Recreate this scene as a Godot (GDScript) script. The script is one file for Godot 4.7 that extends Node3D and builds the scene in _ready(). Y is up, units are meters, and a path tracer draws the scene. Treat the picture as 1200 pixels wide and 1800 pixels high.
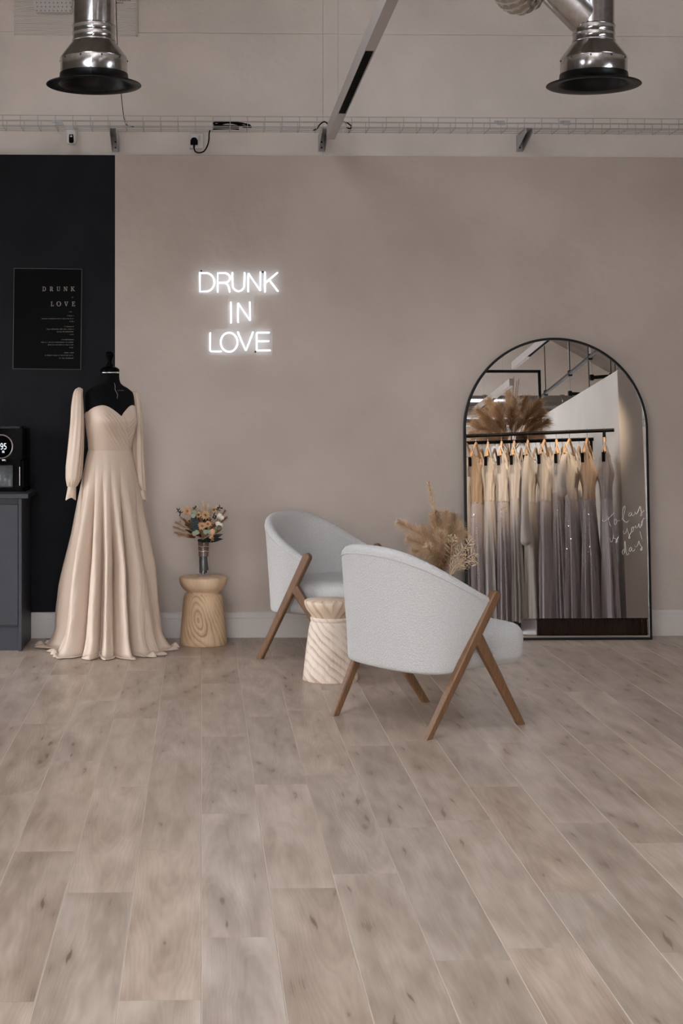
extends Node3D
# A bridal boutique: pale plaster wall with a neon sign, a gown on a dress form, two boucle armchairs, an arched
# floor mirror that shows two rails of gowns on the other side of the shop.

# ---- photograph geometry (pixels of a 1200 x 1800 frame) ----
const FPX := 2750.0
const PX0 := 439.0
const PY0 := 705.0
const YAW := 0.031
const EYE := Vector3(0, 1.45, 9.6)
const MIRROR_FOOT := 0.168
const MIRROR_HEAD := 0.038
const MIRROR_TALL := 1.84

var cam_right := Vector3(cos(YAW), 0, sin(YAW))
var cam_ahead := Vector3(sin(YAW), 0, -cos(YAW))
var mat := {}
var taken := {}
var rng := RandomNumberGenerator.new()


func ray(x: float, y: float) -> Vector3:
	return cam_right * ((x - PX0) / FPX) - Vector3.UP * ((y - PY0) / FPX) + cam_ahead


func onz(x: float, y: float, z: float) -> Vector3:   # where the sight line through a pixel meets the plane at depth z
	var d := ray(x, y)
	return EYE + d * ((z - EYE.z) / d.z)


func ony(x: float, y: float, h: float = 0.0) -> Vector3:   # ... or the level h
	var d := ray(x, y)
	return EYE + d * ((h - EYE.y) / d.y)


# ---- mesh building ----
class MB:
	var st := SurfaceTool.new()
	var col := Color.WHITE
	func _init() -> void:
		st.begin(Mesh.PRIMITIVE_TRIANGLES)
		st.set_smooth_group(0)
	func flat() -> void:
		st.set_smooth_group(-1)
	func smooth(n: int = 0) -> void:
		st.set_smooth_group(n)
	func v(p: Vector3, uv: Vector2 = Vector2.ZERO) -> void:
		st.set_color(col)
		st.set_uv(uv)
		st.add_vertex(p)
	func tri(a: Vector3, b: Vector3, c: Vector3, ua := Vector2.ZERO, ub := Vector2.ZERO, uc := Vector2.ZERO) -> void:
		v(a, ua); v(c, uc); v(b, ub)     # a b c run counter-clockwise seen from outside
	func quad(a: Vector3, b: Vector3, c: Vector3, d: Vector3, ua := Vector2.ZERO, ub := Vector2.ZERO, uc := Vector2.ZERO, ud := Vector2.ZERO) -> void:
		tri(a, b, c, ua, ub, uc)
		tri(a, c, d, ua, uc, ud)
	func poly_out(p: Array, out: Vector3) -> void:
		var n: Vector3 = (p[1] - p[0]).cross(p[2] - p[0])
		var q: Array = p.duplicate()
		if n.dot(out) < 0.0:
			q.reverse()
		for i in range(1, q.size() - 1):
			tri(q[0], q[i], q[i + 1])
	func box(c: Vector3, s: Vector3, bevel: float = 0.0, b: Basis = Basis.IDENTITY) -> void:
		var h := s * 0.5
		var e: float = min(bevel, min(h.x, min(h.y, h.z)) * 0.98)
		flat()
		var at := func(ax: int, sg: Array) -> Vector3:
			var p := Vector3.ZERO
			for k in 3:
				p[k] = sg[k] * (h[k] if k == ax else h[k] - e)
			return c + b * p
		for ax in 3:
			var i := (ax + 1) % 3
			var j := (ax + 2) % 3
			for s1 in [-1, 1]:
				var pts := []
				for uv in [[-1, -1], [1, -1], [1, 1], [-1, 1]]:
					var sg := [0, 0, 0]
					sg[ax] = s1; sg[i] = uv[0]; sg[j] = uv[1]
					pts.append(at.call(ax, sg))
				var o := Vector3.ZERO
				o[ax] = s1
				poly_out(pts, b * o)
				if e > 0.0:
					for s2 in [-1, 1]:
						var sa := [0, 0, 0]; sa[ax] = s1; sa[i] = s2; sa[j] = -1
						var sb := sa.duplicate(); sb[j] = 1
						var oo := Vector3.ZERO
						oo[ax] = s1; oo[i] = s2
						poly_out([at.call(ax, sa), at.call(i, sa), at.call(i, sb), at.call(ax, sb)], b * oo)
		if e > 0.0:
			for x in [-1, 1]:
				for y in [-1, 1]:
					for z in [-1, 1]:
						var sg := [x, y, z]
						poly_out([at.call(0, sg), at.call(1, sg), at.call(2, sg)], b * Vector3(x, y, z))
		smooth()
	func lathe(prof: Array, seg: int = 32, c: Vector3 = Vector3.ZERO, b: Basis = Basis.IDENTITY, tex: Vector2 = Vector2.ONE) -> void:
		# profile of Vector2(radius, height), from the bottom up along the outside
		var ln := 0.0
		var dist := [0.0]
		for i in range(1, prof.size()):
			ln += prof[i].distance_to(prof[i - 1])
			dist.append(ln)
		for i in prof.size() - 1:
			for k in seg:
				var a0 := TAU * k / seg
				var a1 := TAU * (k + 1) / seg
				var p := []
				for q in [[i, a0], [i, a1], [i + 1, a1], [i + 1, a0]]:
					var r: Vector2 = prof[q[0]]
					p.append(c + b * Vector3(sin(q[1]) * r.x, r.y, cos(q[1]) * r.x))
				var u0 := float(k) / seg * tex.x
				var u1 := float(k + 1) / seg * tex.x
				var w0: float = dist[i] / max(ln, 1e-6) * tex.y
				var w1: float = dist[i + 1] / max(ln, 1e-6) * tex.y
				if prof[i].x < 1e-6:
					tri(p[0], p[2], p[3], Vector2(u0, w0), Vector2(u1, w1), Vector2(u0, w1))
				elif prof[i + 1].x < 1e-6:
					tri(p[0], p[1], p[2], Vector2(u0, w0), Vector2(u1, w0), Vector2(u0, w1))
				else:
					quad(p[0], p[1], p[2], p[3], Vector2(u0, w0), Vector2(u1, w0), Vector2(u1, w1), Vector2(u0, w1))
	func grid(p: Array, closed: bool = false) -> void:
		# rows of points; a row runs to the right and the rows go up, seen from outside
		var nv := p.size()
		var nu: int = p[0].size()
		var last := nu if closed else nu - 1
		for j in nv - 1:
			for i in last:
				var k := (i + 1) % nu
				var u0 := float(i) / last
				var u1 := float(i + 1) / last
				var w0 := float(j) / (nv - 1)
				var w1 := float(j + 1) / (nv - 1)
				quad(p[j][i], p[j][k], p[j + 1][k], p[j + 1][i], Vector2(u0, w0), Vector2(u1, w0), Vector2(u1, w1), Vector2(u0, w1))
	func tube(path: Array, rad, sides: int = 8, caps: bool = true) -> void:
		var n := path.size()
		var rings := []
		var up := Vector3.UP
		var t0: Vector3 = (path[1] - path[0]).normalized()
		if absf(t0.dot(up)) > 0.9:
			up = Vector3.RIGHT
		var nrm := t0.cross(up).normalized()
		for i in n:
			var t: Vector3
			if i == 0: t = path[1] - path[0]
			elif i == n - 1: t = path[i] - path[i - 1]
			else: t = (path[i + 1] - path[i]).normalized() + (path[i] - path[i - 1]).normalized()
			t = t.normalized()
			nrm = (nrm - t * nrm.dot(t)).normalized()
			var bi := t.cross(nrm)
			var r: float = rad[i] if rad is Array else rad
			var ring := []
			for k in sides:
				var a := TAU * k / sides
				ring.append(path[i] + (nrm * cos(a) + bi * sin(a)) * r)
			rings.append(ring)
		grid(rings, true)
		if caps:
			flat()
			for k in range(1, sides - 1):
				tri(rings[0][0], rings[0][k + 1], rings[0][k])
				tri(rings[n - 1][0], rings[n - 1][k], rings[n - 1][k + 1])
			smooth()
	func ribbon(path: Array, width: float, side: Vector3) -> void:
		var n := path.size()
		for i in n - 1:
			var w0 := width * (1.0 - float(i) / (n - 1) * 0.85) * 0.5
			var w1 := width * (1.0 - float(i + 1) / (n - 1) * 0.85) * 0.5
			quad(path[i] - side * w0, path[i] + side * w0, path[i + 1] + side * w1, path[i + 1] - side * w1)
	func extrude(poly: PackedVector2Array, depth: float, x: Transform3D = Transform3D.IDENTITY, round_sides: bool = false) -> void:
		# outline in the local xy plane, from z = 0 to z = depth
		var pl := poly.duplicate()
		if Geometry2D.is_polygon_clockwise(pl):
			pl.reverse()
		var idx := Geometry2D.triangulate_polygon(pl)
		flat()
		for k in range(0, idx.size(), 3):
			var t := []
			for m in 3:
				t.append(Vector3(pl[idx[k + m]].x, pl[idx[k + m]].y, 0))
			var up := Vector3(0, 0, depth)
			poly_out([x * (t[0] + up), x * (t[1] + up), x * (t[2] + up)], x.basis * Vector3(0, 0, 1))
			poly_out([x * t[0], x * t[1], x * t[2]], x.basis * Vector3(0, 0, -1))
		if round_sides: smooth(1)
		for i in pl.size():
			var a := Vector3(pl[i].x, pl[i].y, 0)
			var c := Vector3(pl[(i + 1) % pl.size()].x, pl[(i + 1) % pl.size()].y, 0)
			var up := Vector3(0, 0, depth)
			quad(x * a, x * c, x * (c + up), x * (a + up))
		smooth()
	func done() -> ArrayMesh:
		st.generate_normals()
		st.index()
		return st.commit()


# ---- nodes ----
func numbered(called: String, parent: Node) -> String:
	var key := str(parent.get_instance_id()) + called
	var n: int = taken.get(key, 0)
	taken[key] = n + 1
	return called if n == 0 else "%s_%03d" % [called, n]


func mesh_node(called: String, mesh: Mesh, m: Material, parent: Node) -> MeshInstance3D:
	var o := MeshInstance3D.new()
	o.name = numbered(called, parent)
	o.mesh = mesh
	o.material_override = m
	parent.add_child(o, true)
	return o


func part(parent: Node, called: String, mb: MB, m: Material, label: String = "", kind: String = "") -> MeshInstance3D:
	var o := mesh_node(called, mb.done(), m, parent)
	if label: o.set_meta("label", label)
	if kind: o.set_meta("kind", kind)
	return o


func thing(called: String, label: String, category: String, at: Vector3 = Vector3.ZERO, turn: float = 0.0, group: String = "") -> Node3D:
	var o := Node3D.new()
	o.name = numbered(called, self)
	add_child(o, true)
	o.position = at
	o.rotation.y = turn
	o.set_meta("label", label)
	o.set_meta("category", category)
	if group: o.set_meta("group", group)
	return o


func single(called: String, mb: MB, m: Material, label: String, category: String, group: String = "") -> MeshInstance3D:
	var o := mesh_node(called, mb.done(), m, self)
	o.set_meta("label", label)
	o.set_meta("category", category)
	if group: o.set_meta("group", group)
	return o


func frame_of_setting(called: String, label: String = "") -> Node3D:
	var o := Node3D.new()
	o.name = called
	add_child(o, true)
	o.set_meta("kind", "structure")
	if label: o.set_meta("label", label)
	return o


func copy_of(src: Node3D, label: String = "") -> Node3D:
	var base := String(src.name)
	var c: Node3D = src.duplicate()
	c.name = numbered(base, self)
	add_child(c, true)
	if label: c.set_meta("label", label)
	return c


# ---- materials ----
func srgb(r: float, g: float, b: float) -> Color:
	return Color(r / 255.0, g / 255.0, b / 255.0)


func plain(c: Color, rough: float = 0.6, metal: float = 0.0, spec: float = 0.5) -> StandardMaterial3D:
	var m := StandardMaterial3D.new()
	m.albedo_color = c
	m.roughness = rough
	m.metallic = metal
	m.metallic_specular = spec
	return m


func noise_image(w: int, h: int, freq: float, octaves: int, seed_: int, kind: int = FastNoiseLite.TYPE_SIMPLEX_SMOOTH) -> Image:
	var n := FastNoiseLite.new()
	n.noise_type = kind
	n.seed = seed_
	n.frequency = freq
	n.fractal_type = FastNoiseLite.FRACTAL_FBM
	n.fractal_octaves = octaves
	return n.get_seamless_image(w, h)


func tinted(img: Image, lo: Color, hi: Color) -> ImageTexture:
	var d := img.get_data()
	var out := PackedByteArray()
	out.resize(d.size() * 3)
	var lut := []
	for i in 256:
		var c := lo.lerp(hi, i / 255.0)
		lut.append([int(c.r * 255), int(c.g * 255), int(c.b * 255)])
	for i in d.size():
		var c: Array = lut[d[i]]
		out[i * 3] = c[0]; out[i * 3 + 1] = c[1]; out[i * 3 + 2] = c[2]
	var im := Image.create_from_data(img.get_width(), img.get_height(), false, Image.FORMAT_RGB8, out)
	return ImageTexture.create_from_image(im)


func relief(img: Image, strength: float) -> ImageTexture:
	var im: Image = img.duplicate()
	im.bump_map_to_normal_map(strength)
	return ImageTexture.create_from_image(im)


func cloudy(c: Color, spread: float, freq: float, rough: float, tile: float, seed_: int, bump: float = 0.0, fine: float = 0.06) -> StandardMaterial3D:
	# a matte surface with soft patches of its own colour and a fine relief
	var m := plain(c, rough)
	var big := noise_image(512, 512, freq, 5, seed_)
	m.albedo_texture = tinted(big, Color(1 - spread, 1 - spread, 1 - spread), Color.WHITE)
	if bump > 0.0:
		m.normal_enabled = true
		m.normal_texture = relief(noise_image(512, 512, fine, 4, seed_ + 7), bump)
	m.uv1_triplanar = true
	m.uv1_world_triplanar = true
	m.uv1_scale = Vector3.ONE / tile
	return m


func _ready() -> void:
	rng.seed = 20240611
	# ---- camera ----
	var cam := Camera3D.new()
	cam.name = "camera"
	cam.near = 0.05
	cam.far = 80.0
	cam.projection = Camera3D.PROJECTION_FRUSTUM
	cam.size = 1800.0 / FPX * cam.near
	cam.frustum_offset = Vector2((600.0 - PX0) / FPX, -(900.0 - PY0) / FPX) * cam.near
	cam.position = EYE
	cam.rotation.y = -YAW
	cam.current = true
	add_child(cam)
	# ---- sky, exposure ----
	var sky_mat := ProceduralSkyMaterial.new()
	sky_mat.sky_top_color = srgb(205, 211, 222)
	sky_mat.sky_horizon_color = srgb(232, 233, 234)
	sky_mat.ground_horizon_color = srgb(150, 148, 146)
	sky_mat.ground_bottom_color = srgb(120, 118, 116)
	var sky := Sky.new()
	sky.sky_material = sky_mat
	var env := Environment.new()
	env.background_mode = Environment.BG_SKY
	env.sky = sky
	env.background_energy_multiplier = 1.7
	env.tonemap_mode = Environment.TONE_MAPPER_LINEAR
	env.tonemap_exposure = 8.2
	env.sdfgi_enabled = true
	env.ssao_enabled = true
	env.ssil_enabled = true
	var we := WorldEnvironment.new()
	we.name = "world_environment"
	we.environment = env
	add_child(we)
	# ---- the place ----
	make_materials()
	make_floor()
	make_shell()
	make_partition()
	# ---- the things, largest first ----
	make_chairs()
	make_mirror()
	make_gown()
	make_cabinet()
	make_tables()
	make_ducts()
	make_lamp_bar()
	make_cable_tray()
	make_neon()
	make_poster()
	make_bouquet()
	make_pampas()
	make_rails()
	make_far_side()
	make_small_things()


func make_materials() -> void:
	mat.plaster = cloudy(srgb(192, 177, 165), 0.10, 0.005, 0.92, 3.4, 3, 0.5, 0.05)
	mat.upper = cloudy(srgb(232, 221, 212), 0.07, 0.006, 0.9, 2.2, 11, 0.5, 0.08)
	mat.upper_pale = plain(srgb(214, 206, 200), 0.85)
	mat.navy = cloudy(srgb(24, 25, 29), 0.2, 0.01, 0.8, 1.5, 21, 0.4, 0.08)
	mat.navy.metallic_specular = 0.3
	mat.trim = plain(srgb(196, 186, 178), 0.5)
	mat.white_wall = cloudy(srgb(222, 216, 209), 0.06, 0.006, 0.9, 2.4, 31)
	mat.roof = cloudy(srgb(156, 148, 141), 0.2, 0.01, 0.9, 2.0, 41)
	mat.beam = plain(srgb(150, 138, 126), 0.8)
	mat.paving = cloudy(srgb(150, 146, 142), 0.2, 0.02, 0.9, 2.0, 51)
	mat.black_metal = plain(srgb(13, 11, 10), 0.45, 0.0, 0.35)
	mat.black_plastic = plain(srgb(9, 9, 9), 0.4, 0.0, 0.35)
	mat.gloss_black = plain(srgb(7, 7, 8), 0.14, 0.0, 0.10)
	mat.matt_black = plain(srgb(11, 10, 11), 0.9, 0.0, 0.25)
	mat.white_plastic = plain(srgb(215, 212, 210), 0.4)
	mat.chrome = plain(srgb(215, 212, 210), 0.12, 1.0)
	mat.wire = plain(srgb(182, 177, 173), 0.45, 0.3)
	mat.lamp_grey = plain(srgb(176, 168, 164), 0.45, 0.1)
	mat.screw = plain(srgb(60, 58, 56), 0.4, 0.8)
	# galvanised sheet with its spangle
	var gal := plain(srgb(206, 203, 200), 0.2, 1.0)
	gal.albedo_texture = tinted(noise_image(256, 256, 0.06, 2, 61, FastNoiseLite.TYPE_CELLULAR), Color(0.82, 0.82, 0.83), Color.WHITE)
	gal.uv1_triplanar = true
	gal.uv1_scale = Vector3.ONE * 2.5
	mat.galvanised = gal
	mat.zinc = plain(srgb(178, 176, 177), 0.5, 0.3)
	mat.foil = plain(srgb(210, 200, 186), 0.22, 1.0)
	# boucle
	var bo := plain(srgb(194, 191, 187), 0.95)
	var curl := noise_image(512, 512, 0.06, 4, 71)
	bo.albedo_texture = tinted(curl, Color(0.90, 0.895, 0.89), Color.WHITE)
	bo.normal_enabled = true
	bo.normal_texture = relief(curl, 6.0)
	bo.normal_scale = 0.9
	bo.rim_enabled = true
	bo.rim = 0.4
	bo.uv1_triplanar = true
	bo.uv1_scale = Vector3.ONE * 3.2
	mat.boucle = bo
	mat.leg_wood = wood(srgb(90, 62, 40), srgb(134, 97, 67), 81, 1.3, 9.0)
	mat.pale_wood = turned(srgb(146, 114, 92), srgb(222, 204, 186), 91, Vector3(-1.3, -1.0, -0.2), Vector3(-0.25, 0.2, 1.0), 0.034, 0.016, 0.125, 0.6)
	mat.honey_wood = turned(srgb(136, 98, 64), srgb(212, 180, 144), 95, Vector3(0.05, 0.06, 0.02), Vector3(-0.35, 1.0, 0.45), 0.021, 0.022, 0.13, 0.55)
	mat.hanger_wood = plain(srgb(200, 160, 118), 0.45)
	mat.dark_wood = wood(srgb(34, 22, 18), srgb(66, 42, 32), 99, 0.7, 6.0)
	mat.dark_wood.roughness = 0.16
	# cloth
	var satin := plain(srgb(200, 178, 158), 0.42, 0.0, 0.40)
	satin.normal_enabled = true
	satin.normal_texture = relief(noise_image(256, 256, 0.3, 2, 101), 0.25)
	satin.uv1_triplanar = true
	satin.uv1_scale = Vector3.ONE * 5.0
	satin.rim_enabled = true
	satin.rim = 0.25
	mat.satin = satin
	mat.ivory = cloth(srgb(236, 232, 228), 0.35)
	mat.lilac = cloth(srgb(222, 214, 216), 0.35)
	mat.nude = cloth(srgb(214, 190, 166), 0.25)
	mat.cream = cloth(srgb(236, 230, 220), 0.35)
	mat.grey_tulle = cloth(srgb(206, 198, 197), 0.35)
	mat.sequin = plain(srgb(245, 242, 238), 0.12, 0.9)
	# dry stuff
	mat.pampas = leafy(srgb(230, 202, 168), 0.55)
	mat.pampas_pale = leafy(srgb(226, 202, 172), 0.45)
	mat.pampas_brown = leafy(srgb(176, 140, 106), 0.4)
	mat.fern = leafy(srgb(232, 206, 174), 0.3)
	mat.sage = leafy(srgb(158, 164, 142), 0.2)
	mat.blue_leaf = leafy(srgb(66, 74, 76), 0.15)
	mat.dark_leaf = leafy(srgb(40, 42, 36), 0.1)
	mat.olive = leafy(srgb(112, 116, 84), 0.2)
	mat.rust = leafy(srgb(124, 76, 42), 0.2)
	mat.peach = leafy(srgb(226, 184, 146), 0.25)
	mat.straw = leafy(srgb(214, 180, 136), 0.25)
	mat.cotton = leafy(srgb(232, 224, 210), 0.2)
	mat.burlap = cloudy(srgb(112, 84, 64), 0.35, 0.05, 0.95, 0.12, 111, 1.2, 0.2)
	mat.glass = StandardMaterial3D.new()
	mat.glass.albedo_color = Color(0.97, 0.98, 0.98, 0.03)
	mat.glass.transparency = BaseMaterial3D.TRANSPARENCY_ALPHA
	mat.glass.roughness = 0.0
	mat.glass.metallic_specular = 0.35
	mat.acrylic = StandardMaterial3D.new()
	mat.acrylic.albedo_color = Color(0.93, 0.95, 0.97, 0.06)
	mat.acrylic.transparency = BaseMaterial3D.TRANSPARENCY_ALPHA
	mat.acrylic.roughness = 0.0
	mat.acrylic.metallic_specular = 0.1
	mat.mirror = plain(srgb(238, 236, 234), 0.0, 1.0)


func cloth(c: Color, through: float) -> StandardMaterial3D:
	var m := plain(c, 0.8)
	m.backlight_enabled = true
	m.backlight = c * through
	m.rim_enabled = true
	m.rim = 0.3
	var im := noise_image(512, 32, 0.05, 4, 301)      # the gathers of tulle: threads running down
	im.resize(512, 256, Image.INTERPOLATE_CUBIC)
	m.albedo_texture = tinted(im, Color(0.82, 0.81, 0.82), Color.WHITE)
	m.uv1_scale = Vector3(2, 1, 1)
	return m


func leafy(c: Color, through: float) -> StandardMaterial3D:
	var m := plain(c, 0.85, 0.0, 0.3)
	m.backlight_enabled = true
	m.backlight = c * through
	return m


func wood(lo: Color, hi: Color, seed_: int, tile: float, stretch: float) -> StandardMaterial3D:
	# straight grain along local y
	var im := noise_image(512, 64, 0.035, 5, seed_)
	im.resize(512, 512, Image.INTERPOLATE_CUBIC)
	var m := plain(Color.WHITE, 0.45)
	m.albedo_texture = tinted(im, lo, hi)
	m.uv1_triplanar = true
	m.uv1_scale = Vector3(stretch, stretch * 0.25, stretch) / tile
	return m


func turned(lo: Color, hi: Color, seed_: int, pith: Vector3, axis: Vector3, gap: float, rough_lines: float, radius: float, tall: float) -> StandardMaterial3D:
	# growth rings round a slanting pith, as they show on the outside of a turned block of that radius and height
	var n := FastNoiseLite.new()
	n.seed = seed_
	n.frequency = 5.0
	n.fractal_octaves = 3
	var fine := noise_image(512, 64, 0.10, 3, seed_ + 1)
	fine.resize(512, 512, Image.INTERPOLATE_CUBIC)
	var fd := fine.get_data()
	var out := PackedByteArray()
	out.resize(512 * 512 * 3)
	var ax := axis.normalized()
	for y in 512:
		for x in 512:
			var a := x / 512.0 * TAU
			var p := Vector3(sin(a) * radius, y / 512.0 * tall, cos(a) * radius)
			var w := n.get_noise_3dv(p * Vector3(1.0, 0.5, 1.0))
			var q := p - pith
			var d := (q - ax * q.dot(ax)).length() + w * rough_lines
			var t := d / gap
			var fr := fposmod(t, 1.0)
			var band := exp(-pow((1.0 - fr) / 0.30, 2.0)) + exp(-pow(fr / 0.10, 2.0))      # slow darkening, then a sharp edge
			var fr2 := fposmod(t * 2.7, 1.0)
			var fade := clampf(0.6 + n.get_noise_3dv(p * 0.8 + Vector3(9, 3, 1)) * 1.2, 0.15, 1.0)
			var s := 1.0 - fade * (0.62 * band + 0.20 * (1.0 - fr2))
			s = clampf(s + (fd[y * 512 + x] / 255.0 - 0.5) * 0.22 + n.get_noise_3dv(p * 0.5) * 0.35, 0.0, 1.0)
			var c := lo.lerp(hi, s)
			var k := (y * 512 + x) * 3
			out[k] = int(c.r * 255); out[k + 1] = int(c.g * 255); out[k + 2] = int(c.b * 255)
	var m := plain(Color.WHITE, 0.6)
	m.albedo_texture = ImageTexture.create_from_image(Image.create_from_data(512, 512, false, Image.FORMAT_RGB8, out))
	return m


# ---- floor: oak boards 0.2007 wide and 1.265 long, laid away from the wall ----
const BOARDS := 12
const BOARD_W := 0.2007
const BOARD_L := 1.265

func board_texture() -> ImageTexture:
	var bw := 160
	var bh := 640
	var w := bw * BOARDS
	var s1 := noise_image(w, 40, 0.11, 4, 201)
	s1.resize(w, bh, Image.INTERPOLATE_CUBIC)
	var s2 := noise_image(w, 160, 0.022, 4, 202)
	s2.resize(w, bh, Image.INTERPOLATE_CUBIC)
	var a1 := s1.get_data()
	var a2 := s2.get_data()
	var warp := FastNoiseLite.new()
	warp.seed = 203
	warp.frequency = 0.004
	warp.fractal_octaves = 3
	var tall := w + 16
	var out := PackedByteArray()
	out.resize(tall * bh * 3)
	var r := RandomNumberGenerator.new()
	r.seed = 204
	var lo := srgb(134, 114, 97)
	var hi := srgb(188, 169, 151)
	var bevel_c := srgb(198, 181, 164)
	for b in BOARDS:
		var tone := r.randf_range(-0.10, 0.10)
		var arch := r.randf_range(-60.0, 220.0)
		var side := r.randf_range(30.0, 130.0)
		var strength := r.randf_range(0.10, 0.26)
		var knots := []
		for k in r.randi_range(1, 4):
			knots.append([r.randf_range(18, 142), r.randf_range(20, 620), r.randf_range(3.5, 10.0), r.randf_range(0.30, 0.70), r.randf_range(-0.8, 0.8), r.randf() < 0.45])
		for y in bh:
			for x in bw:
				var gx := b * bw + x
				var i := y * w + gx
				var dx := (x - side)
				var wv := warp.get_noise_2d(gx * 2.0, y * 0.8 + b * 999.0)
				var ring := sin((dx * dx * 0.006 + (y - arch) * 0.055 + wv * 9.0))
				var v := 0.64 + tone + (a1[i] / 255.0 - 0.5) * 0.15 + (a2[i] / 255.0 - 0.5) * 0.40 + ring * strength * 0.28 + wv * 0.42
				for kn in knots:
					var ky: float = (y - kn[1]) * 0.55
					if absf(ky) > 60.0: continue
					var kx: float = x - kn[0] + ky * kn[4] * 0.4
					var rr: float = kn[2]
					var q := (kx * kx + ky * ky * 0.55) / (rr * rr)
					v -= kn[3] * exp(-q * 1.6) * 0.7 + 0.20 * exp(-q * 0.09) * (0.6 + wv)
					if kn[5]:      # a crack through the knot
						v -= kn[3] * 0.75 * exp(-pow((kx + sin(ky * 0.2) * 2.0) / 1.8, 2.0)) * exp(-pow(ky / (rr * 2.4), 2.0))
				v = clampf(v, 0.0, 1.15)
				var c := lo.lerp(hi, v)
				if v < 0.25: c = lo.lerp(srgb(84, 66, 56), clampf((0.25 - v) * 1.6, 0.0, 1.0))
				var o := (y * tall + gx) * 3
				out[o] = clampi(int(c.r * 255), 0, 255); out[o + 1] = clampi(int(c.g * 255), 0, 255); out[o + 2] = clampi(int(c.b * 255), 0, 255)
	for y in bh:
		for x in 16:
			var o := (y * tall + w + x) * 3
			out[o] = int(bevel_c.r * 255); out[o + 1] = int(bevel_c.g * 255); out[o + 2] = int(bevel_c.b * 255)
	return ImageTexture.create_from_image(Image.create_from_data(tall, bh, false, Image.FORMAT_RGB8, out))


func add_board(mb: MB, o: Vector3, ln: float, kind: int, flip: bool, start: float) -> void:
	# a board from o, BOARD_W wide along x and ln long along z, its top at y = 0, long edges bevelled
	var e := 0.0017
	var g := 0.0003
	var th := 0.008
	var total := float(160 * BOARDS + 16)
	var u0 := (kind * 160 + 2) / total
	var u1 := (kind * 160 + 158) / total
	var ub := Vector2((160 * BOARDS + 8) / total, 0.5)
	if flip:
		var t := u0
		u0 = u1
		u1 = t
	var w0 := start / BOARD_L
	var w1 := (start + ln) / BOARD_L
	if kind % 2 == 1:
		w0 = 1.0 - w0
		w1 = 1.0 - w1
	var x0 := o.x + g
	var x1 := o.x + BOARD_W - g
	var z0 := o.z + g
	var z1 := o.z + ln - g
	mb.flat()
	mb.quad(Vector3(x0 + e, 0, z1), Vector3(x1 - e, 0, z1), Vector3(x1 - e, 0, z0), Vector3(x0 + e, 0, z0), Vector2(u0, w1), Vector2(u1, w1), Vector2(u1, w0), Vector2(u0, w0))
	mb.quad(Vector3(x0, -e * 0.6, z1), Vector3(x0 + e, 0, z1), Vector3(x0 + e, 0, z0), Vector3(x0, -e * 0.6, z0), ub, ub, ub, ub)
	mb.quad(Vector3(x1 - e, 0, z1), Vector3(x1, -e * 0.6, z1), Vector3(x1, -e * 0.6, z0), Vector3(x1 - e, 0, z0), ub, ub, ub, ub)
	for s in [[x0, z0, z1, -1.0], [x1, z0, z1, 1.0]]:
		mb.poly_out([Vector3(s[0], -e * 0.6, s[1]), Vector3(s[0], -e * 0.6, s[2]), Vector3(s[0], -th, s[2]), Vector3(s[0], -th, s[1])], Vector3(s[3], 0, 0))
	for s in [[z0, -1.0], [z1, 1.0]]:
		mb.poly_out([Vector3(x0, -e * 0.6, s[0]), Vector3(x0 + e, 0, s[0]), Vector3(x1 - e, 0, s[0]), Vector3(x1, -e * 0.6, s[0]), Vector3(x1, -th, s[0]), Vector3(x0, -th, s[0])], Vector3(0, 0, s[1]))


const ROOM_X0 := -3.2
const ROOM_X1 := 6.6
const ROOM_Z1 := 14.0

func make_floor() -> void:
	var fl := frame_of_setting("floor", "washed oak plank floor running away from the plaster wall")
	var sub := MB.new()
	sub.box(Vector3((ROOM_X0 + ROOM_X1) / 2, -0.06, 6.9), Vector3(ROOM_X1 - ROOM_X0 + 0.5, 0.1, 14.8))
	part(fl, "subfloor", sub, mat.beam)
	var m := plain(Color.WHITE, 0.36, 0.0, 0.42)
	m.albedo_texture = board_texture()
	m.vertex_color_use_as_albedo = true
	var r := RandomNumberGenerator.new()
	r.seed = 77
	var joint := {-1: 3.28, -2: 3.71, 1: 4.95, 0: 2.84, -3: 3.28, -4: 2.55, 2: 3.55, 3: 4.3, 4: 2.95, 5: 3.75}
	var rest := MB.new()
	var k0 := int(floor(ROOM_X0 / BOARD_W))
	var k1 := int(ceil(ROOM_X1 / BOARD_W))
	for k in range(k0, k1):
		var off: float = joint.get(k, r.randf_range(0.0, BOARD_L))
		var z := fposmod(off, BOARD_L) - BOARD_L
		while z < ROOM_Z1:
			var a: float = max(z, -0.02)
			var b: float = min(z + BOARD_L, ROOM_Z1)
			var kind := r.randi_range(0, BOARDS - 1)
			var flip := r.randf() < 0.5
			var tone := r.randf_range(0.90, 1.0)
			var warm := r.randf_range(-0.02, 0.02)
			if b - a > 0.02:
				var x := k * BOARD_W
				var seen := x > -1.75 and x < 3.3 and a < 6.4
				var mb := MB.new() if seen else rest
				mb.col = Color(tone + warm, tone, tone - warm)
				add_board(mb, Vector3(x, 0, a), b - a, kind, flip, a - z)
				if seen: part(fl, "floor_board", mb, m)
			z += BOARD_L
	part(fl, "floor_boards_beyond", rest, m, "", "stuff")


# ---- shell of the room ----
func wall_box(parent: Node, called: String, a: Vector3, b: Vector3, m: Material, bevel: float = 0.0) -> MeshInstance3D:
	var mb := MB.new()
	mb.box((a + b) / 2, (b - a).abs(), bevel)
	return part(parent, called, mb, m)


const RIDGE_X := 1.7
const RIDGE_Y := 6.4
const ROOF_SLOPE := 0.56

func roof_at(x: float) -> float:
	return RIDGE_Y - ROOF_SLOPE * absf(x - RIDGE_X)


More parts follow.
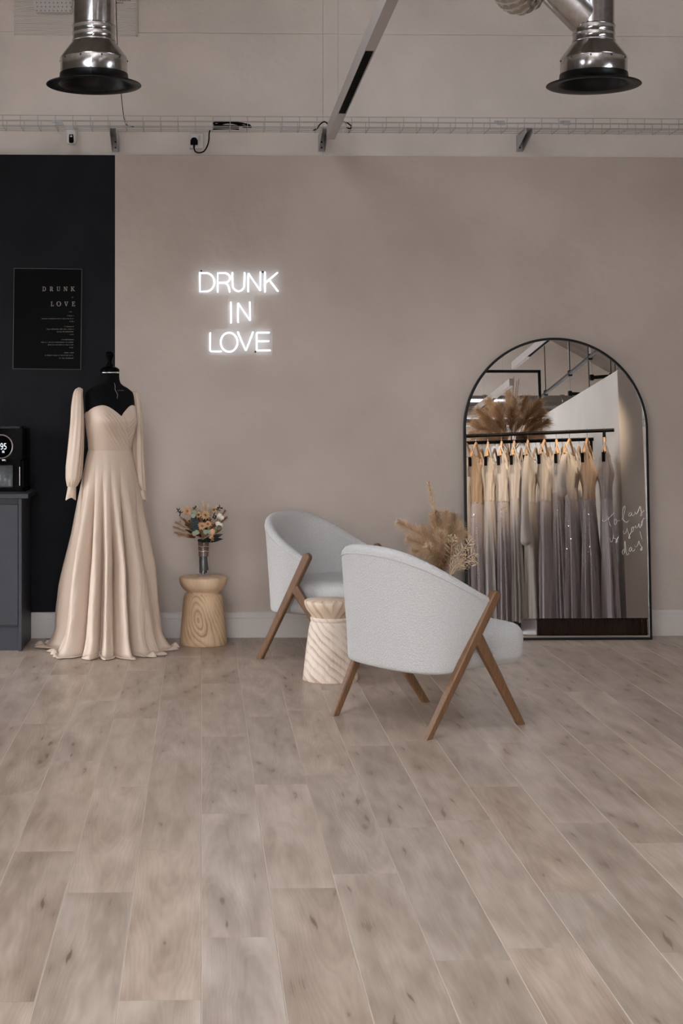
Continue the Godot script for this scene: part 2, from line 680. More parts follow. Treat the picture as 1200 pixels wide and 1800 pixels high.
func make_shell() -> void:
	var back := frame_of_setting("wall_back", "pale beige mottled plaster wall with a dark painted bay beside it")
	# lower wall: plaster bay stands a little proud of the dark painted bay
	wall_box(back, "plaster_bay", Vector3(-0.528, 0, -0.3), Vector3(ROOM_X1, 2.958, 0.0), mat.plaster, 0.002)
	wall_box(back, "dark_bay", Vector3(ROOM_X0, 0, -0.3), Vector3(-0.529, 2.958, -0.012), mat.navy)
	# upper wall of plasterboard, set back behind the ledge
	var core := MB.new()
	core.extrude(PackedVector2Array([Vector2(ROOM_X0 - 0.3, 2.9), Vector2(ROOM_X1 + 0.3, 2.9), Vector2(ROOM_X1 + 0.3, roof_at(ROOM_X1 + 0.3)), Vector2(RIDGE_X, RIDGE_Y), Vector2(ROOM_X0 - 0.3, roof_at(ROOM_X0 - 0.3))]), 0.18, Transform3D(Basis.IDENTITY, Vector3(0, 0, -0.29)))
	part(back, "upper_wall", core, mat.upper)
	var jx := onz(567, 60, -0.08).x
	var jy := onz(567, 60, -0.08).y
	for row in [[2.9, jy], [jy + 0.0015, jy + 1.2], [jy + 1.2015, 6.4]]:
		for c in [[ROOM_X0, jx - 2.4015], [jx - 2.4, jx], [jx + 0.0015, jx + 2.4], [jx + 2.4015, ROOM_X1]]:
			var ym: float = min(row[1], min(roof_at(c[0]), roof_at(c[1])))
			if ym - row[0] > 0.1:
				wall_box(back, "plasterboard", Vector3(c[0], row[0], -0.115), Vector3(c[1], ym, -0.08), mat.upper, 0.001)
	# skirting board: a rounded top bead and a groove
	var sk := frame_of_setting("baseboard_back", "painted skirting board with a grooved top")
	var prof := PackedVector2Array([Vector2(0, 0), Vector2(0.018, 0), Vector2(0.018, 0.118), Vector2(0.0145, 0.1215), Vector2(0.0145, 0.147), Vector2(0.010, 0.155), Vector2(0.004, 0.158), Vector2(0, 0.158)])
	for s in [[-1.039, -0.53, -0.012], [-0.528, ROOM_X1, 0.0]]:
		var mb := MB.new()
		mb.extrude(prof, s[1] - s[0], Transform3D(Basis(Vector3(0, 0, 1), Vector3(0, 1, 0), Vector3(-1, 0, 0)), Vector3(s[1], 0, s[2])))
		part(sk, "skirting_length", mb, mat.trim)
	# left wall: tall shop windows and the piers between them
	var left := frame_of_setting("wall_left")
	var eave := roof_at(ROOM_X0)
	var bays := [[0.3, 2.3, 0.0, 2.4], [7.9, 9.5, 0.05, 2.0], [10.6, 13.2, 0.1, 2.8]]
	var z := -0.3
	var n := 0
	for w in bays:
		wall_box(left, "pier", Vector3(ROOM_X0 - 0.3, 0, z), Vector3(ROOM_X0, eave, w[0]), mat.white_wall)
		wall_box(left, "lintel", Vector3(ROOM_X0 - 0.3, w[3], w[0]), Vector3(ROOM_X0, eave, w[1]), mat.white_wall)
		if w[2] > 0.0:
			wall_box(left, "sill", Vector3(ROOM_X0 - 0.3, 0, w[0]), Vector3(ROOM_X0, w[2], w[1]), mat.white_wall)
		n += 1
		make_window("window_%d" % n, Vector3(ROOM_X0 - 0.15, w[2], w[0]), Vector3(0, 0, 1), w[1] - w[0], w[3] - w[2])
		z = w[1]
	wall_box(left, "pier", Vector3(ROOM_X0 - 0.3, 0, z), Vector3(ROOM_X0, eave, ROOM_Z1 + 0.3), mat.white_wall)
	# right wall
	var right := frame_of_setting("wall_right")
	wall_box(right, "wall_face", Vector3(ROOM_X1, 0, -0.3), Vector3(ROOM_X1 + 0.3, roof_at(ROOM_X1), ROOM_Z1 + 0.3), mat.white_wall)
	# front wall with the shop window
	var front := frame_of_setting("wall_front")
	var wins := [[-2.9, -0.3, 3.3], [0.1, 2.6, 3.3], [3.0, 5.6, 2.45]]
	var wx := ROOM_X0
	for w in wins:
		wall_box(front, "pier", Vector3(wx, 0, ROOM_Z1), Vector3(w[0], 3.4, ROOM_Z1 + 0.3), mat.white_wall)
		wall_box(front, "sill", Vector3(w[0], 0, ROOM_Z1), Vector3(w[1], 0.2, ROOM_Z1 + 0.3), mat.white_wall)
		wall_box(front, "lintel", Vector3(w[0], w[2], ROOM_Z1), Vector3(w[1], 3.4, ROOM_Z1 + 0.3), mat.white_wall)
		n += 1
		make_window("window_%d" % n, Vector3(w[0], 0.2, ROOM_Z1 + 0.15), Vector3(1, 0, 0), w[1] - w[0], w[2] - 0.2)
		wx = w[1]
	wall_box(front, "pier", Vector3(wx, 0, ROOM_Z1), Vector3(ROOM_X1, 3.4, ROOM_Z1 + 0.3), mat.white_wall)
	var gable := MB.new()
	gable.extrude(PackedVector2Array([Vector2(ROOM_X0 - 0.3, 3.4), Vector2(ROOM_X1 + 0.3, 3.4), Vector2(ROOM_X1 + 0.3, roof_at(ROOM_X1 + 0.3)), Vector2(RIDGE_X, RIDGE_Y), Vector2(ROOM_X0 - 0.3, roof_at(ROOM_X0 - 0.3))]), 0.3, Transform3D(Basis.IDENTITY, Vector3(0, 0, ROOM_Z1)))
	part(front, "gable", gable, mat.upper)
	# roof: two slopes
	var roof := frame_of_setting("ceiling")
	# each slope is open at its rooflights, between two distances from the ridge
	for s in [-1.0, 1.0]:
		var run: float = (RIDGE_X - ROOM_X0 + 0.5) if s < 0 else (ROOM_X1 + 0.5 - RIDGE_X)
		var lights := [[4.4, 8.0], [10.4, 12.2]] if s < 0 else [[3.9, 4.9], [10.6, 12.0]]
		var z0 := -0.5
		for l in lights + [[14.5, 14.5]]:
			roof_slab(roof, s, 0.0, run, z0, l[0])
			if l[1] > l[0]:
				roof_slab(roof, s, 0.0, 2.2 if s < 0 else 1.5, l[0], l[1])
				roof_slab(roof, s, 3.9 if s < 0 else 2.9, run, l[0], l[1])
			z0 = l[1]
	# pavement outside
	var pave := MB.new()
	pave.box(Vector3(2, -0.25, 6), Vector3(60, 0.2, 60))
	var pv := part(self, "pavement", pave, mat.paving)
	pv.set_meta("kind", "structure")


func roof_slab(parent: Node, s: float, d0: float, d1: float, z0: float, z1: float) -> void:
	var x0 := RIDGE_X + s * d0
	var x1 := RIDGE_X + s * d1
	var mb := MB.new()
	mb.extrude(PackedVector2Array([Vector2(x0, roof_at(x0)), Vector2(x0, roof_at(x0) + 0.2), Vector2(x1, roof_at(x1) + 0.2), Vector2(x1, roof_at(x1))]), z1 - z0, Transform3D(Basis.IDENTITY, Vector3(0, 0, z0)))
	part(parent, "roof_slope", mb, mat.roof)


func make_window(called: String, o: Vector3, along: Vector3, w: float, h: float) -> void:
	var win := frame_of_setting(called)
	var across := along.cross(Vector3.UP)
	var b := Basis(along, Vector3.UP, across)
	for bar in [[w / 2, 0.03, w, 0.06], [w / 2, h - 0.03, w, 0.06], [0.03, h / 2, 0.06, h], [w - 0.03, h / 2, 0.06, h], [w / 2, h / 2, 0.05, h]]:
		var mb := MB.new()
		mb.box(o + along * bar[0] + Vector3.UP * bar[1], Vector3(bar[2], bar[3], 0.06), 0.004, b)
		part(win, "window_bar", mb, mat.black_metal)
	for k in 2:
		var p := MB.new()
		p.box(o + along * (w * (0.25 + 0.5 * k)) + Vector3.UP * (h / 2), Vector3(w / 2 - 0.07, h - 0.12, 0.006), 0.0, b)
		part(win, "pane", p, mat.glass)


func make_partition() -> void:
	# the pale partition beside the rails, which the mirror shows
	var p := frame_of_setting("wall_partition", "pale partition wall behind the gown rails")
	wall_box(p, "wall_face", Vector3(3.72, 0, 4.35), Vector3(3.93, 2.34, 10.5), mat.white_wall, 0.003)
	wall_box(p, "skirting_length", Vector3(3.705, 0, 4.335), Vector3(3.945, 0.13, 4.35), mat.trim, 0.002)


# ---- armchairs ----
func soft_box(mb: MB, c: Vector3, size: Vector3, r: float, n: int, warp: Callable) -> void:
	var h := size * 0.5
	for ax in 3:
		var i := (ax + 1) % 3
		var j := (ax + 2) % 3
		for sg in [-1.0, 1.0]:
			var rows := []
			for b in n + 1:
				var row := []
				for a in n + 1:
					var u := -cos(PI * a / n)
					var w := -cos(PI * b / n)
					u = lerpf(u, float(a) / n * 2.0 - 1.0, 0.35)
					w = lerpf(w, float(b) / n * 2.0 - 1.0, 0.35)
					var p := Vector3.ZERO
					p[ax] = sg * h[ax]
					p[i] = u * h[i] * sg
					p[j] = w * h[j]
					var q := p.clamp(-h + Vector3.ONE * r, h - Vector3.ONE * r)
					row.append(c + warp.call(q + (p - q).normalized() * r))
				rows.append(row)
			mb.grid(rows)


func bar(mb: MB, p0: Vector3, p1: Vector3, a0: Vector3, a1: Vector3, t0: Vector3, t1: Vector3, n: int = 1, bow: Vector3 = Vector3.ZERO) -> void:
	# a chamfered bar: a0 / a1 half width vectors at its ends, t0 / t1 half thickness vectors
	mb.smooth(0)
	var rows := []
	for k in n + 1:
		var f := float(k) / n
		var p := p0.lerp(p1, f) + bow * sin(PI * f)
		var a := a0.lerp(a1, f)
		var t := t0.lerp(t1, f)
		var ring := []
		for q in [[-1.0, -0.7], [-0.7, -1.0], [0.7, -1.0], [1.0, -0.7], [1.0, 0.7], [0.7, 1.0], [-0.7, 1.0], [-1.0, 0.7]]:
			ring.append(p + a * q[0] + t * q[1])
		rows.append(ring)
	var out_dir: Vector3 = rows[0][0] - p0
	var nrm: Vector3 = (rows[0][1] - rows[0][0]).cross(rows[1][0] - rows[0][0])
	mb.flat()
	if nrm.dot(out_dir) < 0.0:
		for r in rows: r.reverse()
	mb.grid(rows, true)
	mb.poly_out(rows[0], p0 - p1)
	mb.poly_out(rows[n], p1 - p0)
	mb.smooth()


func shell_at(t: float, v: float) -> Vector3:
	var ph := t * PI / 2
	var sb := lerpf(-0.017, -0.078, v)
	var hw := lerpf(0.322, 0.372, v)
	var sf := lerpf(0.17, 0.335, v)
	var cs := pow(absf(cos(ph)), 0.75) if absf(t) < 0.9999 else 0.0
	var sn := pow(absf(sin(ph)), 0.75)
	var top := 0.585 + 0.222 * (pow(absf(cos(ph)), 0.82) if absf(t) < 0.9999 else 0.0)
	return Vector3(sf - (sf - sb) * cs - 0.28, lerpf(0.265, top, v), hw * signf(t) * sn)


func make_armchair(label: String) -> Node3D:
	var ch := thing("armchair", label, "armchair", Vector3.ZERO, 0.0, "boucle armchairs")
	# wrap-round shell
	var mb := MB.new()
	var nt := 96
	var sect := [[0.0, 0.018, 0.0], [0.0, 0.006, 0.004], [0.012, 0.001, 0.004]]
	for k in 17: sect.append([0.04 + 0.92 * k / 16.0, 0.0, 0.0])
	sect.append_array([[1.0, 0.004, -0.010], [1.0, 0.014, 0.002], [1.0, 0.027, 0.006], [1.0, 0.041, 0.002], [1.0, 0.051, -0.010]])
	for k in 17: sect.append([0.96 - 0.92 * k / 16.0, 0.055, 0.0])
	sect.append_array([[0.0, 0.049, 0.004], [0.0, 0.036, 0.0]])
	var rows := []
	for s in sect:
		var row := []
		for i in nt + 1:
			var t := -1.0 + 2.0 * i / nt
			t = sin(t * PI / 2) * 0.35 + t * 0.65
			var p := shell_at(t, s[0])
			var e := 0.01
			var d := shell_at(minf(t + e, 1.0), s[0]) - shell_at(maxf(t - e, -1.0), s[0])
			var nn := Vector3(d.z, 0, -d.x).normalized()   # points inwards
			if nn.dot(Vector3(0.15, 0, 0) - Vector3(p.x, 0, p.z)) < 0.0: nn = -nn
			row.append(p + nn * s[1] + Vector3.UP * s[2])
		rows.append(row)
	rows.append(rows[0])
	mb.grid(rows)
	for e in [0, nt]:
		var loop := []
		for r in rows.size() - 1: loop.append(rows[r][e])
		var c := Vector3.ZERO
		for p in loop: c += p
		c /= loop.size()
		c += Vector3(0.008, 0, 0)
		for k in loop.size():
			var a: Vector3 = loop[k]
			var b: Vector3 = loop[(k + 1) % loop.size()]
			if e == 0: mb.tri(c, a, b)
			else: mb.tri(c, b, a)
	part(ch, "backrest", mb, mat.boucle)
	# piping seam just below the rim
	var seam := MB.new()
	var path := []
	for i in 81:
		var t := -0.99 + 1.98 * i / 80.0
		path.append(shell_at(t, 0.935) * Vector3(1.003, 1, 1.003))
	seam.tube(path, 0.0028, 6)
	part(ch, "piping", seam, mat.boucle)
	# seat
	var st := MB.new()
	soft_box(st, Vector3(0.05, 0.350, 0), Vector3(0.60, 0.185, 0.585), 0.062, 18, func(p: Vector3) -> Vector3:
		var q := p
		var k := (1.0 - pow(absf(p.x) / 0.32, 2.0)) * (1.0 - pow(absf(p.z) / 0.31, 2.0))
		if p.y > 0.0: q.y += 0.022 * maxf(k, 0.0)
		q.y += 0.004 * (p.x / 0.3)
		q.z *= 1.0 + 0.03 * (p.x / 0.3)
		return q)
	part(ch, "seat", st, mat.boucle)
	# side frames
	for s in [-1.0, 1.0]:
		var foot := Vector3(0.0 - 0.28, 0.0, 0.318 * s)
		var head := Vector3(0.355 - 0.28, 0.597, 0.362 * s)
		var along := (head - foot).normalized()
		var wide := Vector3(along.y, -along.x, 0).normalized()
		var rear := MB.new()
		bar(rear, foot, head, Vector3(0.020, 0, 0), wide * 0.0235, Vector3(0, 0, 0.014), Vector3(0, 0, 0.018), 6)
		# rounded head
		bar(rear, head, head + along * 0.012, wide * 0.0235, wide * 0.019, Vector3(0, 0, 0.018), Vector3(0, 0, 0.017))
		bar(rear, head + along * 0.012, head + along * 0.019, wide * 0.019, wide * 0.010, Vector3(0, 0, 0.017), Vector3(0, 0, 0.013))
		part(ch, "rear_leg", rear, mat.leg_wood)
		var f2 := Vector3(0.56 - 0.28, 0.0, 0.318 * s)
		var j := foot.lerp(head, 0.715)
		var al2 := (j - f2).normalized()
		var w2 := Vector3(al2.y, -al2.x, 0).normalized()
		var fr := MB.new()
		bar(fr, f2, j + Vector3(0.004, 0, 0), Vector3(0.019, 0, 0), w2 * 0.026, Vector3(0, 0, 0.0135), Vector3(0, 0, 0.0165), 6)
		part(ch, "front_leg", fr, mat.leg_wood)
	# rails under the seat
	for x in [-0.10, 0.10]:
		var rail := MB.new()
		rail.box(Vector3(x, 0.285, 0), Vector3(0.05, 0.03, 0.46), 0.003)
		part(ch, "seat_rail", rail, mat.leg_wood)
	return ch


func make_chairs() -> void:
	var a := make_armchair("off-white boucle armchair standing in front of the wooden drum table, its back turned")
	a.position = Vector3(1.023, 0, 2.51)
	a.rotation.y = 0.585
	var b := copy_of(a, "off-white boucle armchair by the skirting board, its seat showing")
	b.position = Vector3(0.746, 0, 0.718)
	b.rotation.y = -0.665


# ---- arched floor mirror ----
func mirror_frame_axes() -> Array:
	var s := (MIRROR_FOOT - MIRROR_HEAD) / MIRROR_TALL
	var c := sqrt(1.0 - s * s)
	return [Vector3(0, c, -s), Vector3(0, s, c)]


func on_mirror(x: float, y: float) -> Vector3:
	var ax := mirror_frame_axes()
	var d := ray(x, y)
	var n: Vector3 = ax[1]
	return EYE + d * ((Vector3(0, 0, MIRROR_FOOT) - EYE).dot(n) / d.dot(n))


func seen_in_mirror(x: float, y: float, z: float) -> Vector3:   # where the reflected sight line reaches depth z
	var p := on_mirror(x, y)
	var d := ray(x, y)
	var n: Vector3 = mirror_frame_axes()[1]
	d -= n * (2.0 * d.dot(n))
	return p + d * ((z - p.z) / d.z)


func seen_level(x: float, y: float, h: float) -> Vector3:       # ... or the level h
	var p := on_mirror(x, y)
	var d := ray(x, y)
	var n: Vector3 = mirror_frame_axes()[1]
	d -= n * (2.0 * d.dot(n))
	return p + d * ((h - p.y) / d.y)


func make_mirror() -> void:
	var ax := mirror_frame_axes()
	var xc := 2.17
	var hw := 0.5675
	var top := 1.844
	var m := thing("floor_mirror", "tall arched floor mirror in a thin black frame leaning on the wall", "mirror", Vector3(xc, 0, MIRROR_FOOT))
	m.basis = Basis(Vector3.RIGHT, ax[0], ax[1])
	var outline := func(inset: float) -> Array:
		var p := [Vector2(-hw + inset, inset), Vector2(hw - inset, inset)]
		var r := hw - inset
		var sp := top - hw
		for k in 65:
			var a := PI * k / 64.0
			p.append(Vector2(cos(a) * r, sp + sin(a) * r))
		return p
	var fo: Array = outline.call(0.0)
	var fi: Array = outline.call(0.0145)
	var n := fo.size()
	var mb := MB.new()
	mb.flat()
	var zf := 0.008
	var zb := -0.022
	for i in n:
		var k := (i + 1) % n
		var o0 := Vector3(fo[i].x, fo[i].y, zf)
		var o1 := Vector3(fo[k].x, fo[k].y, zf)
		var i0 := Vector3(fi[i].x, fi[i].y, zf)
		var i1 := Vector3(fi[k].x, fi[k].y, zf)
		var bk := Vector3(0, 0, zb - zf)
		mb.poly_out([o0, o1, i1, i0], Vector3(0, 0, 1))
		mb.poly_out([o0 + bk, o1 + bk, i1 + bk, i0 + bk], Vector3(0, 0, -1))
		var mid := Vector3(0, 0.9, 0)
		mb.poly_out([o0, o1, o1 + bk, o0 + bk], (o0 + o1) / 2 - mid)
		mb.poly_out([i0, i1, i1 + bk, i0 + bk], mid - (i0 + i1) / 2)
	part(m, "frame", mb, mat.black_metal)
	var gl := MB.new()
	var gp := PackedVector2Array()
	for p in outline.call(0.012): gp.append(p)
	gl.extrude(gp, 0.004, Transform3D(Basis.IDENTITY, Vector3(0, 0, -0.004)))
	part(m, "mirror_glass", gl, mat.mirror)
	var bp := MB.new()
	bp.extrude(gp, 0.012, Transform3D(Basis.IDENTITY, Vector3(0, 0, -0.018)))
	part(m, "backing_board", bp, mat.matt_black)
	# handwriting on the glass, traced in tenths of a pixel from (1030, 880)
	var words := {
		"t": [[[295, 345], [300, 370], [318, 381], [345, 374], [400, 335], [460, 275], [514, 224]], [[399, 283], [405, 335], [418, 395], [436, 445], [463, 479]]],
		"o": [[[548, 342], [525, 345], [512, 380], [512, 420], [530, 437], [552, 415], [562, 375], [550, 343], [566, 372], [590, 370], [615, 355]]],
		"d": [[[655, 350], [668, 290], [665, 210], [682, 130], [706, 98], [713, 130], [700, 215], [684, 285], [680, 335], [695, 372], [728, 393], [758, 388], [776, 360]]],
		"a": [[[832, 226], [808, 220], [786, 245], [780, 275], [795, 288], [818, 268], [834, 228], [834, 262], [848, 278], [872, 268], [890, 240]]],
		"y": [[[895, 205], [902, 235], [920, 243], [945, 210], [968, 150], [985, 107], [998, 160], [1012, 220], [1016, 262], [1004, 284], [992, 268], [1015, 225], [1064, 182]]],
		"i": [[[430, 684], [440, 735], [460, 760], [480, 735], [494, 670], [505, 630]]],
		"s": [[[505, 630], [498, 680], [525, 695], [556, 715], [566, 745], [552, 772], [540, 760], [570, 700], [592, 660]]],
		"y_your": [[[680, 548], [682, 592], [700, 608], [725, 588], [742, 540], [750, 510], [760, 560], [785, 630], [802, 678], [790, 694], [778, 680], [800, 620], [830, 570]]],
		"o_your": [[[858, 478], [838, 500], [830, 545], [842, 572], [862, 550], [868, 505], [856, 478], [880, 492], [900, 470]]],
		"u": [[[900, 455], [908, 490], [930, 500], [950, 470], [964, 428], [968, 470], [985, 498], [1000, 480], [1006, 430]]],
		"r": [[[1012, 372], [1018, 420], [1022, 465], [1024, 410], [1040, 345], [1058, 322], [1078, 328]]],
		"d_day": [[[702, 892], [680, 900], [662, 935], [664, 978], [684, 982], [702, 945], [708, 860], [702, 790], [708, 748], [718, 790], [724, 880], [732, 960], [745, 998], [768, 990], [780, 960]]],
		"a_day": [[[834, 866], [812, 858], [792, 890], [790, 920], [806, 932], [826, 905], [836, 868], [838, 905], [856, 928], [880, 912], [892, 880]]],
		"y_day": [[[888, 820], [900, 848], [925, 845], [950, 795], [966, 742], [985, 800], [1015, 850], [1024, 890], [1012, 914], [996, 895], [1030, 850]]],
		"mark": [[[986, 568], [1000, 630], [1022, 706]], [[1024, 732], [1027, 742]]],
	}
	var inv := m.transform.affine_inverse()
	var letters := plain(srgb(226, 220, 216), 0.7)
	for w in words:
		var lt := MB.new()
		for stroke in words[w]:
			var pts := []
			for q in stroke:
				var p := inv * on_mirror(1030.0 + q[0] / 10.435, 880.0 + q[1] / 10.435)
				pts.append(Vector3(p.x, p.y, 0.0006))
			lt.tube(curve_through(pts, 5), 0.0014, 5)
		part(m, "letter", lt, letters, "white handwritten letter on the glass")


func curve_through(p: Array, n: int) -> Array:
	var out := []
	for i in p.size() - 1:
		var a: Vector3 = p[max(i - 1, 0)]
		var b: Vector3 = p[i]
		var c: Vector3 = p[i + 1]
		var d: Vector3 = p[min(i + 2, p.size() - 1)]
		for k in n:
			out.append(b.cubic_interpolate(c, a, d, float(k) / n))
	out.append(p[p.size() - 1])
	return out


# ---- gown on the dress form ----
const GOWN_AT := Vector3(-0.535, 0, 0.41)
const GOWN_TURN := 0.56
var form_rings := [
	# height, half width, half depth, shift to the front
	[1.02, 0.150, 0.118, 0.0], [1.10, 0.132, 0.102, 0.0], [1.157, 0.124, 0.094, 0.0], [1.21, 0.128, 0.098, 0.002], [1.27, 0.138, 0.106, 0.006],
	[1.33, 0.147, 0.112, 0.008], [1.39, 0.150, 0.106, 0.004], [1.44, 0.153, 0.096, 0.0], [1.48, 0.154, 0.083, -0.004], [1.505, 0.146, 0.073, -0.006],
	[1.525, 0.118, 0.064, -0.008], [1.542, 0.084, 0.058, -0.008], [1.558, 0.064, 0.054, -0.008], [1.585, 0.056, 0.052, -0.004], [1.63, 0.053, 0.051, 0.0]]


func form_at(h: float) -> Array:
	for i in form_rings.size() - 1:
		var a: Array = form_rings[i]
		var b: Array = form_rings[i + 1]
		if h <= b[0]:
			var f: float = smoothstep(0.0, 1.0, clampf((h - a[0]) / (b[0] - a[0]), 0.0, 1.0)) * 0.5 + clampf((h - a[0]) / (b[0] - a[0]), 0.0, 1.0) * 0.5
			return [lerpf(a[1], b[1], f), lerpf(a[2], b[2], f), lerpf(a[3], b[3], f)]
	var z: Array = form_rings[form_rings.size() - 1]
	return [z[1], z[2], z[3]]


func body_point(th: float, h: float, off: float) -> Vector3:
	var q := form_at(h)
	var bust := 0.0
	for s in [-1.0, 1.0]:
		var a := wrapf(th - s * 0.52, -PI, PI)
		bust += 0.030 * exp(-pow(a / 0.42, 2.0)) * exp(-pow((h - 1.345) / 0.058, 2.0))
	var sx := signf(sin(th)) * pow(absf(sin(th)), 0.9)
	var cz := signf(cos(th)) * pow(absf(cos(th)), 0.9)
	return Vector3(sx * (q[0] + off + bust * 0.6), h, cz * (q[1] + off + bust) + q[2])


func make_gown() -> void:
	var form := thing("dress_form", "black fabric dress form with a turned wooden finial, wearing the satin gown", "dress form", GOWN_AT, GOWN_TURN)
	var mb := MB.new()
	var rows := []
	for k in 49:
		var h := 1.02 + 0.61 * k / 48.0
		var row := []
		for i in 64: row.append(body_point(TAU * i / 64.0, h, 0.0))
		rows.append(row)
	mb.grid(rows, true)
	part(form, "torso", mb, mat.matt_black)
	var cap := MB.new()
	cap.lathe([Vector2(0.053, 1.618), Vector2(0.056, 1.622), Vector2(0.056, 1.634), Vector2(0.05, 1.642), Vector2(0.03, 1.652), Vector2(0.012, 1.656), Vector2(0.0, 1.657)], 32)
	part(form, "neck_cap", cap, mat.gloss_black)
	var ring := MB.new()
	ring.lathe([Vector2(0.054, 1.612), Vector2(0.0575, 1.614), Vector2(0.0575, 1.619), Vector2(0.054, 1.621)], 32)
	part(form, "neck_ring", ring, mat.chrome)
	var fin := MB.new()
	fin.lathe([Vector2(0.02, 1.652), Vector2(0.022, 1.66), Vector2(0.014, 1.672), Vector2(0.012, 1.685), Vector2(0.017, 1.70), Vector2(0.023, 1.715), Vector2(0.024, 1.728), Vector2(0.018, 1.738), Vector2(0.006, 1.741), Vector2(0.0, 1.741)], 24)
	part(form, "finial", fin, mat.gloss_black)
	var pole := MB.new()
	pole.tube([Vector3(0, 0.02, 0), Vector3(0, 1.03, 0)], 0.014, 12)
	part(form, "pole", pole, mat.black_metal)
	var foot := MB.new()
	foot.lathe([Vector2(0.15, 0.0), Vector2(0.15, 0.012), Vector2(0.14, 0.018), Vector2(0.02, 0.03), Vector2(0.0, 0.03)], 32)
	part(form, "base", foot, mat.black_metal)
	# chalked centre line and maker's tag
	var cl := MB.new()
	var pts := []
	for k in 13:
		var p := body_point(0.02 + 0.02 * sin(k * 0.9), 1.555 - 0.0075 * k, 0.0015)
		pts.append(p)
	cl.tube(pts, 0.0012, 5)
	part(form, "centre_thread", cl, plain(srgb(170, 160, 150), 0.8), "pale thread down the centre front")
	var tg := MB.new()
	for k in 6:
		var p0 := body_point(0.10 + 0.055 * k, 1.512, 0.0012)
		tg.box(p0, Vector3(0.005, 0.0035, 0.001), 0.0, Basis(Vector3.UP, 0.1 + 0.05 * k))
	part(form, "maker_tag", tg, plain(srgb(120, 96, 90), 0.8))

	var gown := thing("evening_gown", "champagne satin gown with long sleeves and pleated sweetheart bodice, on the dress form", "gown", GOWN_AT, GOWN_TURN)
	# bodice
	var bd := MB.new()
	rows = []
	var na := 300
	for j in 57:
		var f := j / 56.0
		var row := []
		for i in na:
			var th := TAU * i / na
			var a := wrapf(th, -PI, PI)
			var front := absf(a)
			var top: float
			if front < 0.62: top = 1.362 + 0.064 * pow(sin(clampf(front / 0.62, 0.0, 1.0) * PI / 2), 0.85)
			elif front < 1.5: top = 1.426 - 0.038 * pow((front - 0.62) / 0.88, 1.6)
			else: top = 1.388 - 0.06 * smoothstep(1.5, 2.6, front)
			var h := lerpf(1.157, top, f)
			var p := body_point(th, h, 0.0055)
			# pleats that cross over the front
			var x := p.x
			var d := 0.0
			if front < 1.5:
				var ml := exp(-pow((x + 0.018 + (h - 1.27) * 0.55) / 0.055, 2.0)) * exp(-pow((h - 1.275) / 0.072, 2.0))
				var pl := x * 0.80 + h * 0.60
				d += ml * (0.013 * (1.0 - absf(sin(pl * PI / 0.0185))) - 0.004)
				var mr := exp(-pow((x - 0.100) / 0.030, 2.0)) * exp(-pow((h - 1.285) / 0.06, 2.0))
				var pr := -x * 0.72 + h * 0.7
				d += mr * (0.013 * (1.0 - absf(sin(pr * PI / 0.0185))) - 0.004)
				# the edge of the cross-over
				var ed := x - (0.012 + (1.37 - h) * 0.36)
				if h < 1.385: d += 0.005 * smoothstep(0.010, -0.004, ed) * smoothstep(-0.10, -0.0, ed)
			d += 0.003 * smoothstep(0.94, 1.0, f) * (1.0 - smoothstep(0.985, 1.0, f))
			var nrm := Vector3(sin(th), 0, cos(th))
			row.append(p + nrm * d)
		rows.append(row)
	bd.grid(rows, true)
	part(gown, "bodice", bd, mat.satin)
	var ws := MB.new()
	var wp := []
	for i in 65: wp.append(body_point(TAU * i / 64.0, 1.157, 0.0062))
	ws.tube(wp, 0.0022, 6, false)
	part(gown, "waist_seam", ws, mat.satin)
	# skirt
	var sk := MB.new()
	rows = []
	var ns := 640
	var hs := [0.0]
	for k in 74: hs.append(1.157 * pow((k + 1) / 74.0, 0.9))
	var wob := FastNoiseLite.new()
	wob.seed = 5
	wob.frequency = 0.9
	for h in hs:
		var row := []
		for i in ns:
			row.append(skirt_point(TAU * i / ns, h, wob))
		rows.append(row)
	# the hem lies out on the floor in small ruffles
	var ruffle := []
	for j in 5:
		var row := []
		var e := (5 - j) / 5.0
		for i in ns:
			var th := TAU * i / ns
			var p := skirt_point(th, 0.0, wob)
			var nrm := Vector3(sin(th), 0, cos(th))
			var rf := 0.5 + 0.5 * sin(th * 26.0 + 3.0 * sin(th * 5.0))
			var out := 0.020 + 0.014 * sin(th * 3.0 + 1.0) + 0.018 * rf + (0.030 + 0.008 * rf) * exp(-pow(wrapf(th + 2.2, -PI, PI) / 0.45, 2.0)) + (0.014 + 0.008 * rf) * exp(-pow(wrapf(th - 1.0, -PI, PI) / 0.45, 2.0))
			p += nrm * (out * e)
			p.y = 0.004 + (0.014 + 0.012 * sin(th * 7.0)) * rf * sin(e * PI) + 0.006 * (1.0 - e)
			row.append(clear_of_wall(p))
		ruffle.append(row)
	ruffle.append_array(rows)
	sk.grid(ruffle, true)
	part(gown, "skirt", sk, mat.satin)
	# sleeves
	var inv := gown.transform.affine_inverse()
	for s in 2:
		var raw := [[139, 684, 0.020], [137, 694, 0.031], [136.5, 715, 0.039], [136, 745, 0.042], [133.5, 785, 0.047], [130.5, 820, 0.050], [129, 840, 0.047], [127.5, 850, 0.034], [126.5, 855, 0.026]]
		var z := 0.505
		if s == 1:
			raw = [[238, 690, 0.018], [240, 702, 0.027], [241, 725, 0.033], [242, 760, 0.034], [243, 800, 0.037], [245, 835, 0.038], [247, 850, 0.034], [249, 858, 0.024], [249.5, 862, 0.021]]
			z = 0.345
		var path := []
		var rad := []
		for q in raw:
			path.append(inv * onz(q[0], q[1], z))
			rad.append(q[2])
		var fine := curve_through(path, 6)
		var sl := MB.new()
		rows = []
